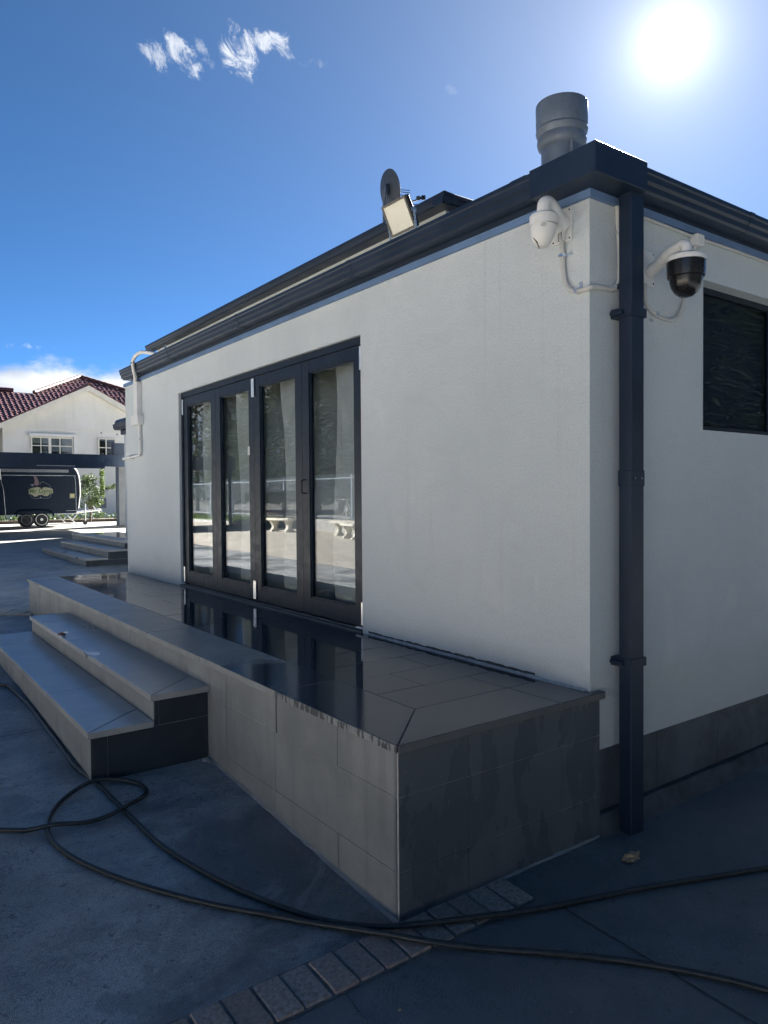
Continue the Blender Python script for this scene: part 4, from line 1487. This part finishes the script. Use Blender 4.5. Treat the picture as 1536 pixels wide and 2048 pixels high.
def house_window(x0, x1, z0, z1, mull, trans, blind):
    fw_ = .075
    y0 = 42.20
    m = MB()
    m.box(x0, x1, y0, y0+.12, z1-fw_, z1).box(x0, x1, y0, y0+.12, z0, z0+fw_).box(x0, x0+fw_, y0, y0+.12, z0+fw_, z1-fw_).box(x1-fw_, x1, y0, y0+.12, z0+fw_, z1-fw_)
    o = m.build('window', 'cream_paint', nb)
    for mx, wd in mull:
        MB().box(mx-wd/2, mx+wd/2, y0+.01, y0+.10, z0+fw_, z1-fw_).build('mullion', 'cream_paint', o)
    xs_ = [x0+fw_]+[v for mx, wd in mull for v in (mx-wd/2, mx+wd/2)]+[x1-fw_]
    for i in range(0, len(xs_), 2):
        for zt in trans:
            MB().box(xs_[i], xs_[i+1], y0+.02, y0+.09, zt-.025, zt+.025).build('glazing_bar', 'cream_paint', o)
        MB().box(xs_[i], xs_[i+1], y0+.05, y0+.06, z0+fw_, z1-fw_).build('pane', 'clear_glass', o)
        MB().box(xs_[i], xs_[i+1], y0+.075, y0+.08, blind[(i//2) % len(blind)], z1-fw_).build('net_curtain', 'net_curtain' if i//2 < 2 and len(mull) > 1 else 'trim_grey', o)
        MB().box(xs_[i], xs_[i+1], y0+.085, y0+.095, z0+fw_, z1-fw_).build('dark_room', 'dark_interior', o)


house_window(5.22, 7.46, 2.6, 4.42, [(5.74, .04), (6.21, .14), (6.74, .05)], [3.92], [4.05, 4.05, 3.62, 3.62])
house_window(8.83, 9.86, 3.2, 4.47, [(9.29, .06)], [3.91], [4.3, 4.3])
MB().box(5.10, 7.58, 42.05, 42.299, 4.43, 4.60).build('shutter_box', 'white_paint', nb, bevel=.02)
MB().box(7.47, 7.60, 42.1, 42.299, 2.6, 4.43).build('shutter_guide', 'white_paint', nb)
MB().lathe((9.05, 42.299, 4.78), (0, -1, 0), [(0, .05), (.04, .04)], 8).build('wall_vent', 'grey_wall', nb)
MB().lathe((9.95, 42.299, 4.72), (0, -1, 0), [(0, .05), (.04, .04)], 8).build('wall_vent', 'grey_wall', nb)
MB().box(9.5, 14.4, 42.2, 42.299, 1.55, 1.62).build('wall_rail', 'white_paint', nb)
MB().box(8.75, 9.25, 42.25, 42.299, .35, .95).build('wall_grille', 'grey_wall', nb)
adopt(nb)


# ================================================================== PLANTS
def leaf_cloud(centres, n, size, seed, flat=.0, jitter=1.0):
    rnd = random.Random(seed)
    vs, fs = [], []
    for _ in range(n):
        c, rx, ry, rz_ = rnd.choice(centres)
        while True:
            d = Vector((rnd.uniform(-1, 1), rnd.uniform(-1, 1), rnd.uniform(-1, 1)))
            if .05 < d.length < 1:
                break
        d = d.normalized()*(d.length**.45)
        p = Vector(c)+Vector((d.x*rx, d.y*ry, d.z*rz_))
        nrm = (d*.8+Vector((rnd.uniform(-1, 1), rnd.uniform(-1, 1), rnd.uniform(-.3, 1)))*jitter).normalized()
        a = nrm.orthogonal().normalized()
        a = Matrix.Rotation(rnd.uniform(0, 6.28), 3, nrm) @ a
        b = nrm.cross(a)
        s = size*rnd.uniform(.55, 1.35)
        o = len(vs)
        vs += [p-a*s, p+b*s*.42+nrm*s*.12, p+a*s, p-b*s*.42+nrm*s*.12]
        fs.append((o, o+1, o+2, o+3))
    return vs, fs


sh = thing('camellia_shrub', 'leafy green shrub growing against the pale wall beside the trailer', 'shrub', (6.0, 33, -.17))
rnd = random.Random(21)
cent = []
for i in range(34):
    h = rnd.uniform(.5, 1.9)
    rr = .62*(1-abs(h-1.05)/1.25)
    a = rnd.uniform(0, 6.28)
    cent.append(((6.0+rr*math.cos(a)*rnd.uniform(.3, 1), 33+rr*math.sin(a)*.8, h), .20, .20, .19))
cent += [((6.95, 33, 1.46), .16, .14, .10), ((7.12, 33, 1.52), .10, .10, .10), ((6.72, 33, 1.42), .14, .12, .08)]
vs, fs = leaf_cloud(cent, 2600, .052, 5)
MB().add(vs, fs).build('crown', 'shrub_leaf', sh)
cent2 = [((6.52, 32.9, 1.1+.16*i), .11, .11, .13) for i in range(8)]
vs, fs = leaf_cloud(cent2, 560, .055, 6)
MB().add(vs, fs).build('pale_shoot', 'shrub_tip', sh)
m = MB()
m.tube([(6.0, 33, -.2), (6.02, 33, .3), (5.98, 33, .9)], [.05, .04, .025], 7)
for dx_, dz_ in ((.35, .7), (-.35, .6), (.2, 1.2), (.95, 1.1), (-.15, 1.3)):
    m.tube([(6.0, 33, .35), (6.0+dx_*.5, 33+dx_*.2, .35+dz_*.6), (6.0+dx_, 33, .35+dz_)], [.025, .018, .008], 5)
m.build('trunk', 'bark', sh, smooth=60)
adopt(sh)
bd_ = thing('low_planting', 'strip of low dark green planting at the foot of the pale wall', 'plants', (5, 33.5, -.17))
cent = [((x_, 34.2+rnd.uniform(-.3, .3), .02+rnd.uniform(0, .16)), .3, .3, .2) for x_ in [0+i*.35 for i in range(26)]]
vs, fs = leaf_cloud(cent, 2200, .06, 8)
MB().add(vs, fs).build('leaves', 'shrub_leaf', bd_)
MB().box(-2, 9.5, 33.6, 34.9, -.4, -.04).build('soil_bed', 'bark', bd_)
adopt(bd_)

# ================================================================== THE COURTYARD OPPOSITE (seen mirrored in the doors)
vsx = []
ysn = [-14, -3, 0, 2, 7.4, 29, 48]
vs = [(x, y, g(y)+.005) for y in ysn for x in (-30, -4.45)]
cy_ = MB().add(vs, [(2*i, 2*i+1, 2*i+3, 2*i+2) for i in range(len(ysn)-1)]).build('courtyard_paving', 'courtyard_paver')
tag(cy_, kind='structure')
kb = MB().box(-9.95, -9.7, 23.2, 48, -.5, -.05).build('courtyard_kerb', 'garden_block')
tag(kb, kind='structure')
lw = MB().box(-13.2, -9.95, 23.2, 48, -.5, -.02).build('raised_lawn', 'grass')
tag(lw, kind='structure')
rnd = random.Random(3)
vs, fs = [], []
for _ in range(9000):
    x, y = rnd.uniform(-13.2, -9.96), rnd.uniform(23.2, 46)
    a = rnd.uniform(0, 3.14)
    hh = rnd.uniform(.05, .12)
    dxx, dyy = .012*math.cos(a), .012*math.sin(a)
    o = len(vs)
    vs += [(x-dxx, y-dyy, -.02), (x+dxx, y+dyy, -.02), (x+rnd.uniform(-.04, .04), y+rnd.uniform(-.04, .04), -.02+hh)]
    fs.append((o, o+1, o+2))
tag(MB().add(vs, fs).build('lawn_grass', 'grass'), 'sunlit green lawn reflected in the glass doors', 'grass', kind='stuff')
gwall = thing('garden_wall', 'low grey block wall below the fence, reflected in the glass doors', 'wall', (-10.6, 15, -.4))
for i in range(24):
    MB().box(-10.7, -10.5, 5.2+i*.75, 5.2+i*.75+.745, -.6, .14).build('wall_block', 'garden_block', gwall)
adopt(gwall)
fence = thing('pool_fence', 'grey steel bar fence reflected in the glass doors', 'fence', (-11, 25, 0))
for z in (1.60, .22):
    MB().box(-10.93, -10.89, 4, 46, z-.02, z+.02).build('rail', 'fence_steel', fence)
m = MB()
y = 4.0
while y < 46:
    m.box(-10.92, -10.90, y-.008, y+.008, .12, 1.74 if y < 30 else 1.62)
    y += .115
m.build('bars', 'fence_steel', fence)['kind'] = 'stuff'
for i in range(18):
    MB().box(-10.95, -10.87, 4+i*2.45-.04, 4+i*2.45+.04, -.4, 1.70).build('post', 'fence_steel', fence)
adopt(fence)


def bench(cx, cy, rz_, label):
    b = thing('garden_bench', label, 'bench', (cx, cy, g(cy)+.005), 'stone garden benches')
    b.rotation_euler = (0, 0, rz_)
    m = MB()
    n = 12
    vs = []
    for i in range(n+1):
        t_ = -1+2*i/n
        x = .62*t_
        yo = -.12*(1-t_*t_)
        for z in (.40, .48):
            vs += [(x, yo-.20, z), (x, yo+.20, z)]
    fs = []
    for i in range(n):
        a = 4*i
        fs += [(a+2, a+6, a+7, a+3), (a, a+1, a+5, a+4), (a, a+4, a+6, a+2), (a+1, a+3, a+7, a+5)]
    fs += [(0, 2, 3, 1), (4*n, 4*n+1, 4*n+3, 4*n+2)]
    m.add(vs, fs)
    m.build('seat', 'bench_stone', b, bevel=.012)
    for s_ in (-1, 1):
        pf_ = [(-.17, 0), (.17, 0), (.17, .06), (.10, .10), (.07, .18), (.11, .27), (.16, .33), (.17, .40), (-.17, .40), (-.16, .33), (-.11, .27), (-.07, .18), (-.10, .10), (-.17, .06)]
        mm = MB()
        n2 = len(pf_)
        xx = s_*.40
        mm.add([(xx-.06, h, z) for h, z in pf_]+[(xx+.06, h, z) for h, z in pf_], [tuple(range(n2)), tuple(range(2*n2-1, n2-1, -1))]+[(i, n2+i, n2+(i+1) % n2, (i+1) % n2) for i in range(n2)])
        mm.build('pedestal', 'bench_stone', b)
    return b


bench(-9.0, 20.3, R(80), 'pale stone bench reflected in the third glass door from the left')
bench(-8.9, 15.7, R(105), 'pale curved stone bench reflected low in the rightmost glass door')
bench(-9.6, 17.0, R(75), 'pale stone bench partly hidden by the stile left of the rightmost glass door')
tb = thing('garden_table', 'white garden table seen through the fence in the rightmost door reflection', 'table', (-12.5, 21.5, .1))
MB().lathe((-12.5, 21.5, .82), (0, 0, 1), [(0, .45), (.03, .45)], 20).build('table_top', 'white_paint', tb)
MB().tube([(-12.5, 21.5, .82), (-12.5, 21.5, .45)], .04, 8).build('stem', 'white_paint', tb)
for i in range(3):
    a = i*2.09
    MB().tube([(-12.5, 21.5, .5), (-12.5+.3*math.cos(a), 21.5+.3*math.sin(a), .1)], .03, 6).build('leg', 'white_paint', tb)
adopt(tb)
tag(MB().box(-30, -10.96, -14, 23.19, -.9, .10).build('garden_terrace', 'courtyard_paver'), kind='structure')


def conifer_mesh(seed, h):
    rnd = random.Random(seed)
    vs, fs = [], []
    for _ in range(2600):
        z = h*rnd.uniform(.05, 1)
        rr = 1.75*(1-(z/h)**1.6)+.12
        a = rnd.uniform(0, 6.283)
        q = rr*rnd.uniform(.45, 1.0)*(1+.25*math.sin(a*5+z*2.2))
        p = Vector((q*math.cos(a), q*math.sin(a), z))
        out = Vector((math.cos(a), math.sin(a), rnd.uniform(-.5, .3))).normalized()
        b = out.cross(Vector((0, 0, 1))).normalized()
        s = rnd.uniform(.16, .34)
        tw_ = Vector((rnd.uniform(-.4, .4), rnd.uniform(-.4, .4), rnd.uniform(-.4, .4)))
        o = len(vs)
        vs += [p-out*s, p+(b+tw_)*s*.45, p+out*s, p-(b-tw_)*s*.45]
        fs.append((o, o+1, o+2, o+3))
    cr = MB().add(vs, fs).build('crown', 'conifer_leaf')
    tk = MB().tube([(0, 0, -.6), (0, 0, h*.5), (0, 0, h*.92)], [.16, .10, .03], 7).build('trunk', 'bark', smooth=60)
    return cr, tk


protos = [conifer_mesh(s, h) for s, h in ((1, 8.0), (2, 9.0), (3, 7.2))]
used = [False]*3
rnd = random.Random(17)
spots = [(-19.5+rnd.uniform(-.7, .7), -2+i*2.9) for i in range(20)]
spots += [(-4.0+i*2.7, -9.5+rnd.uniform(-.6, .6)) for i in range(15)]
for i, (x, y) in enumerate(spots):
    cr, tk = protos[i % 3]
    if used[i % 3]:
        cr, tk = cr.copy(), tk.copy()
        C.objects.link(cr)
        C.objects.link(tk)
    used[i % 3] = True
    lab = 'tall dark conifer in the screening row reflected in the glass doors' if i < 20 else 'dark conifer in the row reflected in the side window'
    t_ = thing('conifer_tree', lab, 'tree', (x, y, .0 if i < 20 else -.8), 'conifers opposite the glass doors' if i < 20 else 'conifers opposite the side wall')
    t_.rotation_euler = (0, 0, rnd.uniform(0, 6.28))
    s_ = rnd.uniform(.85, 1.15)
    t_.scale = (s_*1.12, s_*1.12, s_*rnd.uniform(1.2, 1.45))
    cr.parent = t_
    tk.parent = t_

# ================================================================== LOOSE THINGS
HA = [(-2.9, 4.9, -.49), (-2.4, 4.52, -.50), (-2.013, 4.198, -.506), (-1.964, 4.099, -.509), (-1.955, 3.973, -.514), (-1.945, 3.844, -.518), (-1.935, 3.697, -.523), (-1.928, 3.518, -.529), (-1.925, 3.277, -.538), (-1.924, 3.046, -.546), (-1.924, 2.818, -.554), (-1.924, 2.576, -.562), (-1.926, 2.351, -.57), (-1.922, 2.118, -.578), (-1.884, 1.860, -.589), (-1.86, 1.592, -.609), (-1.843, 1.391, -.622), (-1.816, 1.099, -.641), (-1.783, .923, -.653), (-1.706, .651, -.67), (-1.621, .436, -.684), (-1.542, .28, -.695), (-1.459, .145, -.704), (-1.372, .030, -.700), (-1.262, -.060, -.700), (-1.13, -.13, -.700), (-.943, -.205, -.706), (-.731, -.275, -.722), (-.457, -.357, -.729), (-.165, -.449, -.733), (.13, -.555, -.738), (.43, -.664, -.743), (1.2, -.95, -.756)]
HB = [(-3.2, 2.15, -.575), (-2.401, 1.585, -.609), (-2.283, 1.509, -.612), (-2.181, 1.461, -.598), (-2.05, 1.432, -.614), (-1.935, 1.430, -.609), (-1.825, 1.473, -.597), (-1.740, 1.532, -.603), (-1.690, 1.608, -.606), (-1.687, 1.688, -.600), (-1.726, 1.763, -.592), (-1.804, 1.824, -.580), (-1.90, 1.845, -.571), (-2.012, 1.808, -.588), (-2.105, 1.722, -.6), (-2.172, 1.612, -.607), (-2.210, 1.493, -.612), (-2.218, 1.365, -.623), (-2.195, 1.228, -.632), (-2.14, 1.067, -.643), (-2.045, .872, -.656), (-1.92, .669, -.669), (-1.781, .476, -.682), (-1.625, .295, -.694), (-1.500, .150, -.704), (-1.405, .030, -.702), (-1.310, -.095, -.700), (-1.20, -.215, -.710), (-1.063, -.325, -.728), (-.895, -.471, -.734), (-.733, -.62, -.741), (-.613, -.749, -.747), (-.485, -.908, -.754), (-.386, -1.065, -.761), (-.15, -1.5, -.78)]
tag(MB().tube(smooth_path([(x, y, z+.001) for x, y, z in HA], 4), .0115, 9).build('garden_hose', 'rubber_hose', smooth=60), 'dark hose lying along the lowest step and running right past the platform corner', 'hose')
tag(MB().tube(smooth_path([(x, y, z+.001) for x, y, z in HB], 4), .0115, 9).build('garden_hose', 'rubber_hose', smooth=60), 'dark hose lying in a loop on the concrete in front of the steps', 'hose')


def crumple(name, c, sx, sy, sz, seed, m_, label, cat):
    rnd = random.Random(seed)
    bm = bmesh.new()
    bmesh.ops.create_icosphere(bm, subdivisions=3, radius=1)
    for v in bm.verts:
        k_ = 1+.35*math.sin(v.co.x*5+seed)*math.cos(v.co.y*6)+rnd.uniform(-.16, .16)
        v.co = Vector((v.co.x*sx*k_, v.co.y*sy*k_, max(-.2, v.co.z)*sz*k_))
    me = bpy.data.meshes.new(name)
    bm.to_mesh(me)
    bm.free()
    me.materials.append(MATS[m_])
    o = bpy.data.objects.new(name, me)
    o.location = c
    C.objects.link(o)
    return tag(o, label, cat)


crumple('dried_leaf', (-.016, -.25, -.728), .055, .030, .020, 4, 'leaf_litter', 'crumpled dry brown leaf on the dark concrete near the downpipe', 'leaf')
crumple('brick_chip', (-1.553, 4.15, -.152), .022, .05, .016, 9, 'brick_debris', 'small brown chip of rubbish on the edge of the upper step', 'rubbish')
crumple('mortar_crumb', (-1.575, 4.07, -.156), .014, .03, .010, 2, 'white_paint', 'white crumb beside the brown chip on the upper step', 'rubbish')
crumple('gravel_crumb', (-1.26, 1.83, -.597), .018, .03, .012, 6, 'grout', 'small pale crumb on the ground where the steps meet the platform', 'rubbish')

# scattered grit and leaf crumbs, too small to count
rnd = random.Random(31)
vs, fs = [], []
for _ in range(420):
    x, y = rnd.uniform(-3.2, 1.6), rnd.uniform(-1.9, 5.5)
    if y > -.06 and x > -1.27:
        continue
    if y > 1.8 and x > -1.96:
        continue
    if rnd.random() < .35:
        x, y = -1.25-abs(rnd.gauss(0, .03)), rnd.uniform(0, 1.8)
    s_ = rnd.uniform(.0015, .0055)
    a = rnd.uniform(0, 3.14)
    e1 = Vector((math.cos(a), math.sin(a), 0))*s_*rnd.uniform(.8, 2.2)
    e2 = Vector((-math.sin(a), math.cos(a), 0))*s_
    p = Vector((x, y, g(y)+.0005))
    o = len(vs)
    vs += [p-e1, p-e2, p+e1, p+e2, p+Vector((0, 0, s_*.9))]
    fs += [(o, o+1, o+4), (o+1, o+2, o+4), (o+2, o+3, o+4), (o+3, o, o+4)]
tag(MB().add(vs, fs).build('ground_grit', 'leaf_litter'), 'scattered grit and leaf crumbs on the concrete', 'grit', kind='stuff')
